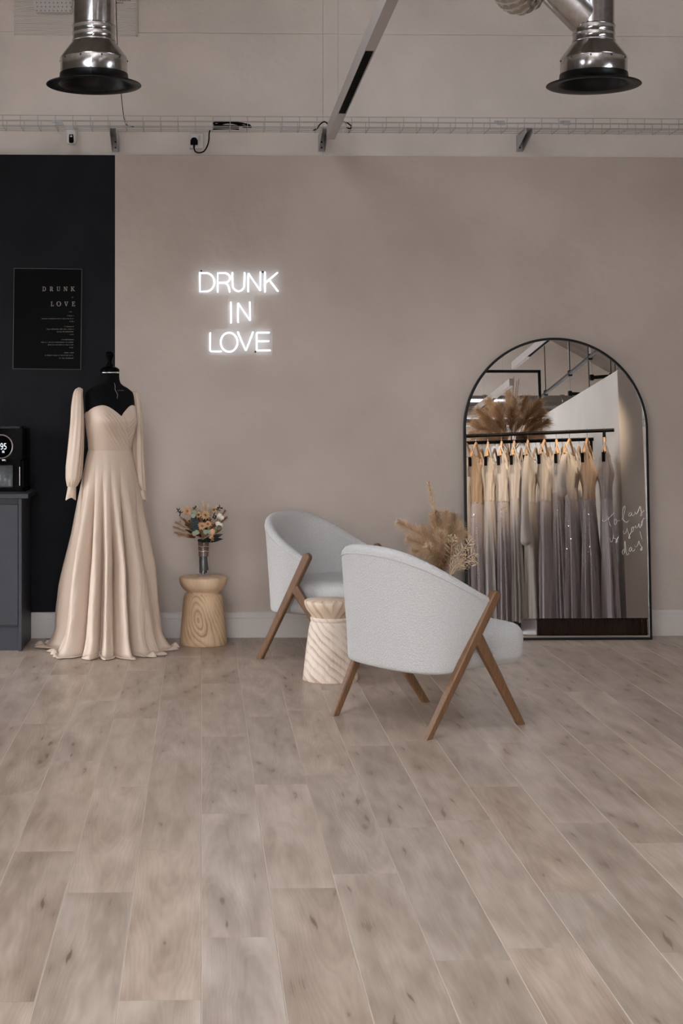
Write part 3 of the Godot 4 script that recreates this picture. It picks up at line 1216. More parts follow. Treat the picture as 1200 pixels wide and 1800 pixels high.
		for k in fine.size():
			var fr := k / 6.0
			var i0 := int(min(floor(fr), rad.size() - 1))
			var r := lerpf(rad[i0], rad[min(i0 + 1, rad.size() - 1)], fr - floor(fr))
			var t := float(k) / (fine.size() - 1)
			var row := []
			for i in 72:
				var a := TAU * i / 72.0
				var gath := smoothstep(0.72, 0.97, t) + smoothstep(0.16, 0.0, t)
				var fold := sin(a * 4.0 + 1.1 + t * 2.2 + s) * 0.10 * sin(PI * clampf(t * 1.05, 0.0, 1.0)) + 0.055 * sin(a * 7.0 + 5.0 * t + 2.0 * sin(a * 2.0)) * sin(PI * t) + sin(a * 15.0 + 2.0 * sin(a * 3.0)) * 0.15 * gath
				var rr := r * (1.0 + fold)
				row.append(fine[k] + Vector3(sin(a) * rr * 0.92, 0, cos(a) * rr))
			rows.append(row)
		var tip_row := []
		for i in 72: tip_row.append(fine[0] + Vector3(0, 0.010, 0) + (rows[0][i] - fine[0]) * 0.25)
		rows.push_front(tip_row)
		var end_row := []
		for i in 72: end_row.append(fine[0] + Vector3(0, 0.010, 0))
		rows.push_front(end_row)
		rows.reverse()
		sl.grid(rows, true)
		var o := part(gown, "sleeve", sl, mat.satin)
		var cf := MB.new()
		var c0: Vector3 = path[path.size() - 1]
		var c1: Vector3 = inv * (onz(124, 877, z) if s == 0 else onz(251, 880, z))
		rows = []
		for k in 7:
			var t := k / 6.0
			var row := []
			for i in 48:
				var a := TAU * i / 48.0
				var rr: float = lerpf(0.025 if s == 0 else 0.020, 0.029 if s == 0 else 0.023, t) * (1.0 + 0.10 * t * sin(a * 5.0 + 1.0))
				var tip := 0.008 * t * sin(a * 2.0 + 2.0)
				row.append(c0.lerp(c1, t) + Vector3(sin(a) * rr, tip, cos(a) * rr * 0.9))
			rows.append(row)
		rows.reverse()
		cf.grid(rows, true)
		part(o, "cuff", cf, mat.satin)


func skirt_point(th: float, h: float, wob: FastNoiseLite) -> Vector3:
	var t := clampf(1.0 - h / 1.157, 0.0, 1.0)
	var table := [[0.0, 0.134], [0.11, 0.160], [0.28, 0.197], [0.60, 0.254], [0.91, 0.303], [1.0, 0.335]]
	var r := 0.335
	for i in table.size() - 1:
		if t <= table[i + 1][0]:
			r = lerpf(table[i][1], table[i + 1][1], (t - table[i][0]) / (table[i + 1][0] - table[i][0]))
			break
	var depth := lerpf(0.80, 1.06, smoothstep(0.0, 0.6, t))
	var ph := th + 0.20 * sin(2.0 * th + 0.7) + 0.14 * sin(3.0 * th + 2.1) + 0.07 * t * sin(th * 2.0)
	var n := 12.0
	var w := absf(cos(n * 0.5 * ph))                 # rounded ridges, sharp valleys
	var size := 0.80 + 0.30 * sin(ph * 4.0 + 1.3) + 0.15 * sin(ph * 7.0)
	var amp := 0.105 * smoothstep(0.03, 0.65, t) * size
	var small := 0.009 * sin(n * 1.5 * ph + 1.0 + 2.0 * sin(th)) * smoothstep(0.25, 1.0, t)
	var rr := r - 0.004 * smoothstep(0.05, 0.5, t) + (w - 0.70) * amp + small
	rr -= 0.034 * exp(-pow(w / 0.25, 2.0)) * smoothstep(0.08, 0.6, t) * size
	rr += wob.get_noise_3d(sin(th) * 2.0, h * 1.5, cos(th) * 2.0) * 0.03 * t
	if h < 0.10: rr += 0.030 * pow(1.0 - h / 0.10, 2.0) * (0.4 + 0.6 * w)
	return clear_of_wall(Vector3(sin(th) * rr - 0.030 * t, maxf(h, 0.0) + 0.006, cos(th) * rr * depth))


func clear_of_wall(p: Vector3) -> Vector3:
	# the cloth stops short of the skirting board behind it
	var back := -(p.z * cos(GOWN_TURN) - p.x * sin(GOWN_TURN))
	var most := GOWN_AT.z - 0.045
	if back <= most: return p
	return Vector3(p.x * most / back, p.y, p.z * most / back)


# ---- cabinet, worktop, hot drink machine ----
func make_cabinet() -> void:
	var x1 := -1.04
	var zf := 0.50
	var body := cloudy(srgb(44, 44, 51), 0.08, 0.02, 0.5, 1.0, 121)
	var side := body
	var cab := thing("base_cabinet", "dark slate-blue base cabinet with a plain door, in the dark painted bay", "cabinet", Vector3(x1 - 0.3, 0, 0.25))
	var o := cab.position
	var bx := func(called: String, a: Vector3, b: Vector3, m: Material, bev: float) -> MeshInstance3D:
		var mb := MB.new()
		mb.box((a + b) / 2 - o, (b - a).abs(), bev)
		return part(cab, called, mb, m)
	bx.call("side_panel", Vector3(x1 - 0.018, 0, 0.0), Vector3(x1, 0.885, zf), side, 0.001)
	bx.call("side_panel", Vector3(x1 - 0.60, 0, 0.0), Vector3(x1 - 0.582, 0.885, zf), side, 0.001)
	bx.call("back_panel", Vector3(x1 - 0.582, 0.1, 0.0), Vector3(x1 - 0.018, 0.885, 0.012), side, 0.0)
	bx.call("bottom_panel", Vector3(x1 - 0.582, 0.14, 0.012), Vector3(x1 - 0.018, 0.158, zf - 0.03), side, 0.0)
	bx.call("door", Vector3(x1 - 0.579, 0.152, zf - 0.022), Vector3(x1 - 0.021, 0.850, zf - 0.002), body, 0.0015)
	bx.call("top_rail", Vector3(x1 - 0.582, 0.84, zf - 0.06), Vector3(x1 - 0.018, 0.885, zf - 0.045), side, 0.0)
	bx.call("plinth", Vector3(x1 - 0.582, 0, zf - 0.05), Vector3(x1 - 0.018, 0.138, zf - 0.034), body, 0.0)
	var wt := MB.new()
	wt.box(Vector3(x1 - 0.29, 0.90, 0.255), Vector3(0.66, 0.028, 0.53), 0.002)
	single("worktop", wt, plain(srgb(40, 40, 46), 0.5), "dark slate worktop lying on the base cabinet", "worktop")
	# machine
	var h0 := 0.914
	var zc := 0.30
	var xr := onz(45, 800, zc).x
	var w := 0.26
	var mc := thing("drink_dispenser", "glossy black hot drink dispenser with a round digital display, on the worktop", "dispenser", Vector3(xr - w / 2, h0, 0.18))
	var tall := onz(20, 752, zc).y - h0
	var front := zc - 0.18
	var rounded := func(hw: float, z0: float, z1: float, r: float) -> PackedVector2Array:
		var p := PackedVector2Array()
		for c in [[hw - r, z1 - r, 0.0], [-hw + r, z1 - r, 0.5], [-hw + 0.01, z0 + 0.01, 1.0], [hw - 0.01, z0 + 0.01, 1.5]]:
			var rr := r if c[2] < 0.9 else 0.01
			for k in 7:
				var a: float = PI * (c[2] + 0.5 * k / 6.0)
				p.append(Vector2(c[0] + cos(a) * rr, c[1] + sin(a) * rr))
		return p
	var lift := func(h: float) -> Transform3D:   # outline in (x, z) stood up from the level h
		return Transform3D(Basis(Vector3(1, 0, 0), Vector3(0, 0, 1), Vector3(0, -1, 0)), Vector3(0, h, 0))
	var top_h := tall * 0.50
	var head := MB.new()
	head.extrude(rounded.call(w / 2, -0.13, front, 0.03), top_h - 0.006, lift.call(tall - 0.004), true)
	part(mc, "head", head, mat.gloss_black)
	var col_ := MB.new()
	col_.extrude(rounded.call(w / 2, -0.13, front - 0.10, 0.02), tall - top_h, lift.call(tall - top_h + 0.002), true)
	part(mc, "column", col_, mat.gloss_black)
	var tray := MB.new()
	tray.extrude(rounded.call(w / 2, -0.13, front, 0.03), 0.024, lift.call(0.024), true)
	part(mc, "drip_tray", tray, mat.gloss_black)
	var cheek := MB.new()
	cheek.box(Vector3(w / 2 - 0.018, (tall - top_h) / 2 + 0.01, front - 0.06), Vector3(0.034, tall - top_h - 0.012, 0.10), 0.012)
	part(mc, "side_cheek", cheek, mat.gloss_black)
	var strip := MB.new()
	strip.box(Vector3(w / 2 - 0.036, 0.09, front - 0.009), Vector3(0.002, 0.11, 0.003))
	part(mc, "trim_strip", strip, mat.chrome)
	var lid := MB.new()
	lid.extrude(rounded.call(w / 2 - 0.02, -0.11, front - 0.03, 0.03), 0.012, lift.call(tall + 0.008), true)
	part(mc, "lid", lid, mat.black_plastic)
	# round display
	var dc := onz(2, 785, zc) - mc.position
	dc.z = front + 0.001
	var face := Basis(Vector3.RIGHT, PI / 2)
	var dial := MB.new()
	dial.lathe([Vector2(0.0, 0.0), Vector2(0.064, 0.0), Vector2(0.064, 0.004), Vector2(0.0, 0.005)], 48, dc, face)
	var dp := part(mc, "display", dial, mat.gloss_black)
	var rg := MB.new()
	rg.lathe([Vector2(0.064, 0.0), Vector2(0.074, 0.0), Vector2(0.074, 0.006), Vector2(0.071, 0.009), Vector2(0.066, 0.009), Vector2(0.064, 0.005)], 48, dc, face)
	part(mc, "display_ring", rg, plain(srgb(120, 112, 108), 0.3, 0.9), "brushed steel ring")
	var glow := plain(srgb(235, 245, 255), 0.5)
	glow.emission_enabled = true
	glow.emission = srgb(225, 238, 255)
	glow.emission_energy_multiplier = 0.12
	text_part(dp, "display_digits", "95", onz(1.0, 778, zc).x - mc.position.x, onz(11.5, 778, zc).x - mc.position.x, onz(6, 790, zc).y - h0, onz(6, 779, zc).y - h0, dc.z + 0.0055, "Droid Sans", glow)
	text_part(dp, "display_digits", "86", onz(4.0, 778, zc).x - mc.position.x, onz(8.0, 778, zc).x - mc.position.x, onz(6, 796, zc).y - h0, onz(6, 792, zc).y - h0, dc.z + 0.0055, "Droid Sans", glow)
	var spout := MB.new()
	spout.lathe([Vector2(0.012, -0.018), Vector2(0.014, -0.016), Vector2(0.02, 0.0), Vector2(0.0, 0.0)], 20, Vector3(dc.x + 0.015, tall - top_h + 0.004, front - 0.03))
	part(mc, "spout", spout, mat.chrome)
	var jar := thing("glass_jug", "clear glass jug standing under the drink dispenser spout", "jug", Vector3(dc.x + mc.position.x + 0.015, h0 + 0.0245, mc.position.z + front - 0.05))
	var jb := MB.new()
	var jh := tall - top_h - 0.06
	jb.lathe([Vector2(0.0, 0.0), Vector2(0.045, 0.0), Vector2(0.048, 0.004), Vector2(0.05, jh), Vector2(0.048, jh), Vector2(0.0455, 0.006), Vector2(0.0, 0.005)], 32)
	part(jar, "body", jb, mat.glass)
	# flex loop behind the machine
	var fx := MB.new()
	var fp := []
	for q in [[44, 862], [50, 858], [58, 852], [61, 843], [58, 836], [52, 836], [48, 842], [45, 852]]:
		fp.append(onz(q[0], q[1], 0.05))
	fx.tube(curve_through(fp, 5), 0.003, 6)
	single("power_flex", fx, mat.matt_black, "thin black flex looped behind the drink dispenser", "cable")


func text_part(parent: Node, called: String, s: String, x0: float, x1: float, y0: float, y1: float, z: float, font: String, m: Material, depth: float = 0.0006) -> MeshInstance3D:
	# lettering stretched to the box x0..x1, y0..y1 on the plane z
	var f := SystemFont.new()
	f.font_names = PackedStringArray([font])
	var t := TextMesh.new()
	t.font = f
	t.text = s
	t.font_size = 64
	t.pixel_size = 0.01
	t.depth = 0.02
	t.curve_step = 2.0
	var bb := t.get_aabb()
	var o := MeshInstance3D.new()
	o.name = numbered(called, parent)
	o.mesh = t
	o.material_override = m
	parent.add_child(o, true)
	var sx := (x1 - x0) / bb.size.x
	var sy := (y1 - y0) / bb.size.y
	var sz := depth / 0.02
	o.transform = Transform3D(Basis(Vector3(sx, 0, 0), Vector3(0, sy, 0), Vector3(0, 0, sz)), Vector3(x0 - bb.position.x * sx, y0 - bb.position.y * sy, z - bb.position.z * sz))
	return o


# ---- drum tables ----
func make_tables() -> void:
	var a := thing("drum_table", "honey-coloured turned wooden drum table with a bowl-shaped top, holding the vase", "side table", Vector3(0.012, 0, 0.25))
	var base := MB.new()
	base.lathe([Vector2(0.0, 0.0), Vector2(0.139, 0.0), Vector2(0.1415, 0.004), Vector2(0.140, 0.03), Vector2(0.133, 0.12), Vector2(0.124, 0.21), Vector2(0.117, 0.272), Vector2(0.115, 0.288), Vector2(0.112, 0.294), Vector2(0.102, 0.303), Vector2(0.098, 0.306), Vector2(0.0, 0.306)], 64)
	part(a, "drum", base, mat.honey_wood)
	var top := MB.new()
	top.lathe([Vector2(0.0, 0.304), Vector2(0.094, 0.304), Vector2(0.098, 0.309), Vector2(0.094, 0.314), Vector2(0.108, 0.321), Vector2(0.124, 0.334), Vector2(0.137, 0.355), Vector2(0.1435, 0.380), Vector2(0.1435, 0.394), Vector2(0.140, 0.400), Vector2(0.132, 0.4035), Vector2(0.0, 0.4035)], 64, Vector3.ZERO, Basis.IDENTITY, Vector2(0.6, 0.4))
	part(a, "table_top", top, turned(srgb(176, 138, 104), srgb(220, 190, 158), 97, Vector3(0.02, 0.0, -0.3), Vector3(1, 0.1, 0.1), 0.03, 0.012, 0.13, 0.3))
	var b := thing("drum_table", "pale turned wooden drum table with slanting grain, between the two armchairs", "side table", Vector3(0.672, 0, 1.465))
	var bb := MB.new()
	bb.lathe([Vector2(0.0, 0.0), Vector2(0.143, 0.0), Vector2(0.145, 0.005), Vector2(0.143, 0.02), Vector2(0.134, 0.10), Vector2(0.122, 0.20), Vector2(0.112, 0.27), Vector2(0.107, 0.292), Vector2(0.104, 0.300), Vector2(0.101, 0.304), Vector2(0.101, 0.306), Vector2(0.104, 0.310), Vector2(0.105, 0.322), Vector2(0.101, 0.327), Vector2(0.0, 0.327)], 64)
	part(b, "drum", bb, mat.pale_wood)
	var bt := MB.new()
	bt.lathe([Vector2(0.0, 0.325), Vector2(0.097, 0.325), Vector2(0.100, 0.330), Vector2(0.108, 0.345), Vector2(0.124, 0.366), Vector2(0.134, 0.388), Vector2(0.1365, 0.402), Vector2(0.135, 0.411), Vector2(0.129, 0.415), Vector2(0.0, 0.415)], 64, Vector3.ZERO, Basis.IDENTITY, Vector2(0.7, 0.5))
	part(b, "table_top", bt, turned(srgb(156, 120, 92), srgb(222, 200, 176), 93, Vector3(0.3, -0.1, 0.05), Vector3(0.3, 0.15, 1.0), 0.028, 0.015, 0.13, 0.3))


# ---- ceiling ducts ----
func nozzle(t: Node3D) -> void:
	# heights above the flange; the flange is 0.458 across, the pipe 0.2
	var fl := MB.new()
	fl.lathe([Vector2(0.165, 0.055), Vector2(0.168, 0.030), Vector2(0.185, 0.012), Vector2(0.229, 0.004), Vector2(0.231, 0.0), Vector2(0.226, -0.003), Vector2(0.190, 0.0), Vector2(0.172, 0.004)].map(func(p: Vector2) -> Vector2: return p), 72)
	part(t, "flange", fl, mat.black_plastic, "black bell-mouth flange")
	var bell := MB.new()
	bell.lathe([Vector2(0.172, 0.004), Vector2(0.160, 0.018), Vector2(0.152, 0.045), Vector2(0.140, 0.075), Vector2(0.115, 0.10), Vector2(0.0, 0.105)], 64)
	part(t, "bell_mouth", bell, mat.black_plastic)
	var co := MB.new()
	co.lathe([Vector2(0.1635, 0.048), Vector2(0.1645, 0.052), Vector2(0.1625, 0.056), Vector2(0.1625, 0.122), Vector2(0.164, 0.126), Vector2(0.1625, 0.130)], 72)
	part(t, "collar", co, mat.galvanised)
	var re := MB.new()
	re.lathe([Vector2(0.1625, 0.128), Vector2(0.158, 0.139), Vector2(0.110, 0.203), Vector2(0.1035, 0.211)], 72)
	part(t, "reducer", re, mat.galvanised)
	var cu := MB.new()
	cu.lathe([Vector2(0.1035, 0.209), Vector2(0.106, 0.213), Vector2(0.106, 0.217), Vector2(0.1025, 0.221), Vector2(0.1025, 0.246), Vector2(0.1045, 0.249), Vector2(0.1045, 0.254), Vector2(0.1025, 0.257), Vector2(0.1025, 0.281), Vector2(0.1055, 0.285), Vector2(0.1055, 0.290), Vector2(0.101, 0.294)], 72)
	part(t, "coupling", cu, mat.galvanised)
	for k in 10:
		var a := TAU * k / 10.0 + 0.3
		var sc := MB.new()
		sc.lathe([Vector2(0.0045, 0.0), Vector2(0.004, 0.003), Vector2(0.0, 0.0045)], 8, Vector3(sin(a) * 0.162, 0.118, cos(a) * 0.162), Basis(Vector3(cos(a), 0, -sin(a)), Vector3(sin(a), 0, cos(a)), Vector3(0, -1, 0)))
		part(t, "rivet", sc, mat.screw)


func make_ducts() -> void:
	var zc := 1.96
	var p0 := onz(165, 150, zc)
	var a := thing("ventilation_duct", "straight galvanised ventilation duct with a black flared outlet, above the dress form", "duct", p0)
	nozzle(a)
	var pipe := MB.new()
	var up := roof_at(p0.x) - p0.y + 0.05
	pipe.lathe([Vector2(0.0995, 0.288), Vector2(0.0995, 0.60), Vector2(0.102, 0.605), Vector2(0.0995, 0.61), Vector2(0.0995, up)], 64)
	part(a, "pipe", pipe, mat.galvanised)
	var p1 := onz(1043, 150, zc)
	var b := thing("ventilation_duct", "galvanised ventilation duct with a slanting branch and black flared outlet, above the arched mirror", "duct", p1)
	nozzle(b)
	var riser := MB.new()
	riser.lathe([Vector2(0.0995, 0.288), Vector2(0.0995, roof_at(p1.x) - p1.y + 0.05)], 64)
	part(b, "pipe", riser, mat.galvanised)
	var br := MB.new()
	br.tube([Vector3(0.0, 0.30, 0.0), Vector3(-0.04, 0.34, 0.0), Vector3(-0.52, 0.82, 0.0)], [0.08, 0.0985, 0.0985], 48, false)
	part(b, "branch_pipe", br, mat.galvanised)
	var brc := MB.new()
	brc.tube([Vector3(-0.40, 0.70, 0.0), Vector3(-0.41, 0.71, 0.0), Vector3(-0.50, 0.80, 0.0), Vector3(-0.51, 0.81, 0.0)], [0.100, 0.104, 0.104, 0.100], 48, false)
	part(b, "branch_collar", brc, mat.galvanised)
	# crinkled foil hose that sags from the branch
	var hose := MB.new()
	var q := [p1 + Vector3(-0.48, 0.78, 0.0), p1 + Vector3(-0.62, 0.92, 0.06), p1 + Vector3(-0.70, 0.86, 0.35), onz(908, -36, 2.7), onz(905, -40, 3.2), onz(900, -120, 3.9), onz(880, -420, 4.6)]
	var path := curve_through(q, 14)
	var rows := []
	var nrm := Vector3(0, 0, 1)
	for i in path.size():
		var t: Vector3 = (path[min(i + 1, path.size() - 1)] - path[max(i - 1, 0)]).normalized()
		nrm = (nrm - t * nrm.dot(t)).normalized()
		var bi := t.cross(nrm)
		var ring := []
		for k in 40:
			var an := TAU * k / 40.0
			var r := 0.108 + 0.006 * (i % 2) + 0.004 * sin(an * 9.0 + i * 1.7)
			ring.append(path[i] + (nrm * cos(an) + bi * sin(an)) * r)
		rows.append(ring)
	hose.grid(rows, true)
	single("foil_hose", hose, mat.foil, "crinkled foil ventilation hose beside the branching duct", "hose")


# ---- hanging linear lamp ----
func lamp_bar(label: String, at: Vector3, turn: float, ln: float, slots: Array) -> Node3D:
	# runs from its wall end at 'at' along local +z; underside at local y = 0
	var t := thing("linear_lamp", label, "lamp", at, turn, "hanging linear lamps")
	var w := 0.048
	var h := 0.082
	var edge := [0.0]
	for s in slots:
		edge.append(s[0]); edge.append(s[1])
	edge.append(ln)
	# housing: two sides, a top, end caps and the closed stretches of the underside
	for sx in [-1.0, 1.0]:
		var sd := MB.new()
		sd.box(Vector3(sx * (w / 2 - 0.002), h / 2, ln / 2), Vector3(0.004, h, ln), 0.0006)
		part(t, "side_cheek", sd, mat.lamp_grey)
	var tp := MB.new()
	tp.box(Vector3(0, h - 0.002, ln / 2), Vector3(w - 0.008, 0.004, ln))
	part(t, "top_cover", tp, mat.lamp_grey)
	for e in [0.002, ln - 0.002]:
		var cp := MB.new()
		cp.box(Vector3(0, h / 2, e), Vector3(w - 0.008, h - 0.004, 0.004))
		part(t, "end_cap", cp, mat.lamp_grey)
	for i in range(0, edge.size(), 2):
		if edge[i + 1] - edge[i] > 0.02:
			var un := MB.new()
			un.box(Vector3(0, 0.002, (edge[i] + edge[i + 1]) / 2), Vector3(w - 0.008, 0.004, edge[i + 1] - edge[i]))
			part(t, "underside", un, mat.lamp_grey)
	for s in slots:
		var lv := MB.new()
		lv.box(Vector3(0, 0.032, (s[0] + s[1]) / 2), Vector3(w - 0.009, 0.003, s[1] - s[0]))
		part(t, "louvre_tray", lv, mat.matt_black)
		var n := int((s[1] - s[0]) / 0.034)
		for k in n + 1:
			var z: float = lerpf(s[0] + 0.002, s[1] - 0.002, float(k) / n)
			var bl := MB.new()
			bl.box(Vector3(0, 0.017, z), Vector3(w - 0.0085, 0.026, 0.005), 0.001)
			part(t, "louvre_blade", bl, mat.black_plastic)
	for z in [0.55, ln - 0.5]:
		var wr := MB.new()
		wr.tube([Vector3(0, h, z), Vector3(0, roof_at(at.x + sin(turn) * z) - at.y - 0.01, z)], 0.0012, 6, false)
		part(t, "suspension_wire", wr, mat.wire)
		var gr := MB.new()
		gr.lathe([Vector2(0.006, 0.0), Vector2(0.006, 0.018), Vector2(0.002, 0.024), Vector2(0.0, 0.024)], 12, Vector3(0, h, z))
		part(t, "wire_grip", gr, mat.chrome)
	return t


func make_lamp_bar() -> void:
	# the underside's left edge runs through (574, 245) and (679, 0)
	var hb := 3.012
	var a := ony(574, 245, hb)
	var b := ony(679, 0, hb)
	var dir := (b - a).normalized()
	lamp_bar("long grey linear lamp with a black louvre, its end near the cable tray", a + Vector3(0.024, 0, 0), atan2(dir.x, dir.z), 6.2, [[0.82, 2.36], [3.6, 5.1]])
	# flex from the lamp to the tray
	var fx := MB.new()
	var q := []
	for p in [[577, 219, 0.34], [570, 214, 0.30], [562, 219, 0.24], [557, 226, 0.16], [551, 229, 0.1]]: q.append(onz(p[0], p[1], p[2]))
	fx.tube(curve_through(q, 6), 0.004, 8)
	single("lamp_flex", fx, mat.matt_black, "short black flex curving from the linear lamp into the cable tray", "cable")
	var fy := MB.new()
	q = []
	for p in [[600, 213, 0.2], [610, 216, 0.2], [617, 222, 0.2], [615, 226, 0.2], [609, 224, 0.18]]: q.append(onz(p[0], p[1], p[2]))
	fy.tube(curve_through(q, 6), 0.004, 8)
	single("lamp_flex", fy, mat.matt_black, "black flex loop by the white plug beside the linear lamp", "cable")
	var pl := MB.new()
	var c := onz(604, 224, 0.12)
	pl.box(c, Vector3(0.045, 0.05, 0.05), 0.008, Basis(Vector3(0, 0, 1), 0.5))
	single("plug_box", pl, mat.white_plastic, "small white connector box in the cable tray beside the linear lamp", "connector")


# ---- wire cable tray on brackets ----
func make_cable_tray() -> void:
	var y0 := 3.10
	var y1 := 3.16
	var z0 := 0.015
	var z1 := 0.205
	var x0 := -1.75
	var x1 := 3.45
	var t := thing("cable_tray", "long wire basket cable tray above the plaster wall", "cable tray", Vector3(0, y0, 0))
	for q in [[y1, z0], [(y0 + y1) / 2, z0], [y0, z0 + 0.004], [y0, z0 + 0.065], [y0, z0 + 0.13], [y0, z1 - 0.004], [(y0 + y1) / 2, z1], [y1, z1]]:
		var mb := MB.new()
		mb.tube([Vector3(x0, q[0] - y0, q[1]), Vector3(x1, q[0] - y0, q[1])], 0.0024, 6)
		part(t, "long_wire", mb, mat.wire)
	var cross := MB.new()
	cross.tube([Vector3(0, y1 - y0, z0 - 0.003), Vector3(0, 0.004, z0 - 0.003), Vector3(0, -0.004, z0 + 0.004), Vector3(0, -0.004, z1 - 0.004), Vector3(0, 0.004, z1 + 0.003), Vector3(0, y1 - y0, z1 + 0.003)], 0.0022, 6)
	var cm := cross.done()
	var xs := onz(36, 215, 0.2).x
	var k := -16
	while xs + k * 0.1045 < x1:
		var x := xs + k * 0.1045
		if x > x0:
			var o := mesh_node("cross_wire", cm, mat.wire, t)
			o.position.x = x
		k += 1
	# couplers
	for px in [101.0, 877.0, 992.0]:
		var c := onz(px, 215, 0.2)
		var cp := MB.new()
		cp.box(Vector3(c.x, c.y - y0, z1 + 0.006), Vector3(0.062, 0.016, 0.006), 0.001)
		cp.box(Vector3(c.x + 0.012, c.y - y0 - 0.013, z1 + 0.006), Vector3(0.05, 0.008, 0.008), 0.001)
		cp.box(Vector3(c.x - 0.012, c.y - y0, z1 + 0.011), Vector3(0.012, 0.012, 0.008), 0.002)
		part(t, "coupler", cp, mat.zinc)
	# cantilever brackets
	var which := ["galvanised tray bracket above the dark painted bay's corner", "galvanised tray bracket beside the end of the linear lamp", "galvanised tray bracket above the arched mirror"]
	var i := 0
	for px in [203.0, 565.0, 913.0]:
		var foot := onz(px, 267, -0.078)
		var br := thing("tray_bracket", which[i], "bracket", Vector3(foot.x, foot.y, -0.078), 0.0, "cable tray brackets")
		var plate := MB.new()
		plate.box(Vector3(0, 0.05, 0.003), Vector3(0.044, 0.10, 0.006), 0.001)
		part(br, "back_plate", plate, mat.zinc)
		for sx in [-1.0, 1.0]:
			var cheek := MB.new()
			cheek.extrude(PackedVector2Array([Vector2(0.004, 0.004), Vector2(0.02, 0.004), Vector2(0.285, 0.07), Vector2(0.285, 0.098), Vector2(0.004, 0.098)]), 0.003, Transform3D(Basis(Vector3(0, 0, 1), Vector3(0, 1, 0), Vector3(-1, 0, 0)), Vector3(sx * 0.0195 + 0.0015, 0, 0)))
			part(br, "arm_cheek", cheek, mat.zinc)
		var top := MB.new()
		top.box(Vector3(0, 0.0985, 0.145), Vector3(0.042, 0.003, 0.28), 0.0005)
		part(br, "arm_top", top, mat.zinc)
		for h in [0.025, 0.06]:
			var sc := MB.new()
			sc.lathe([Vector2(0.006, 0.0), Vector2(0.006, 0.003), Vector2(0.003, 0.005), Vector2(0.0, 0.005)], 10, Vector3(0, h, 0.006), Basis(Vector3.RIGHT, PI / 2))
			part(br, "bolt", sc, mat.screw)
		i += 1
	# cable bundle lying in the tray
	for n in 3:
		var mb := MB.new()
		var pts := []
		for s in 4 + 3 * n:
			var f := s / (3.0 + 3 * n)
			var px: float = [lerpf(374, 420, f), lerpf(376, 442, f), lerpf(374, 440, 0.5 + 0.5 * sin(f * TAU * 1.6 + 0.5))][n]
			var py: float = [226.0 - 3.0 * sin(f * 3.0), 222.0 - 7.0 * sin(f * 4.0), 219.0 + 5.0 * cos(f * TAU * 1.6)][n]
			var p := onz(px, py, 0.09 + 0.03 * n)
			p.y = maxf(p.y, y0 + 0.012)
			pts.append(p)
		mb.tube(curve_through(pts, 6), [0.013, 0.008, 0.005][n], 8)
		single("spare_cable", mb, mat.matt_black, ["thick black cable lying in the cable tray beside the wall socket", "wavy black cable in the cable tray beside the wall socket", "thin black cable looped round others in the cable tray"][n], "cable", "cables in the tray")


# ---- neon sign ----
func arc(c: Vector2, r: Vector2, a0: float, a1: float, n: int) -> Array:
	var p := []
	for k in n + 1:
		var a := deg_to_rad(lerpf(a0, a1, float(k) / n))
		p.append([c.x + cos(a) * r.x, c.y - sin(a) * r.y])
	return p


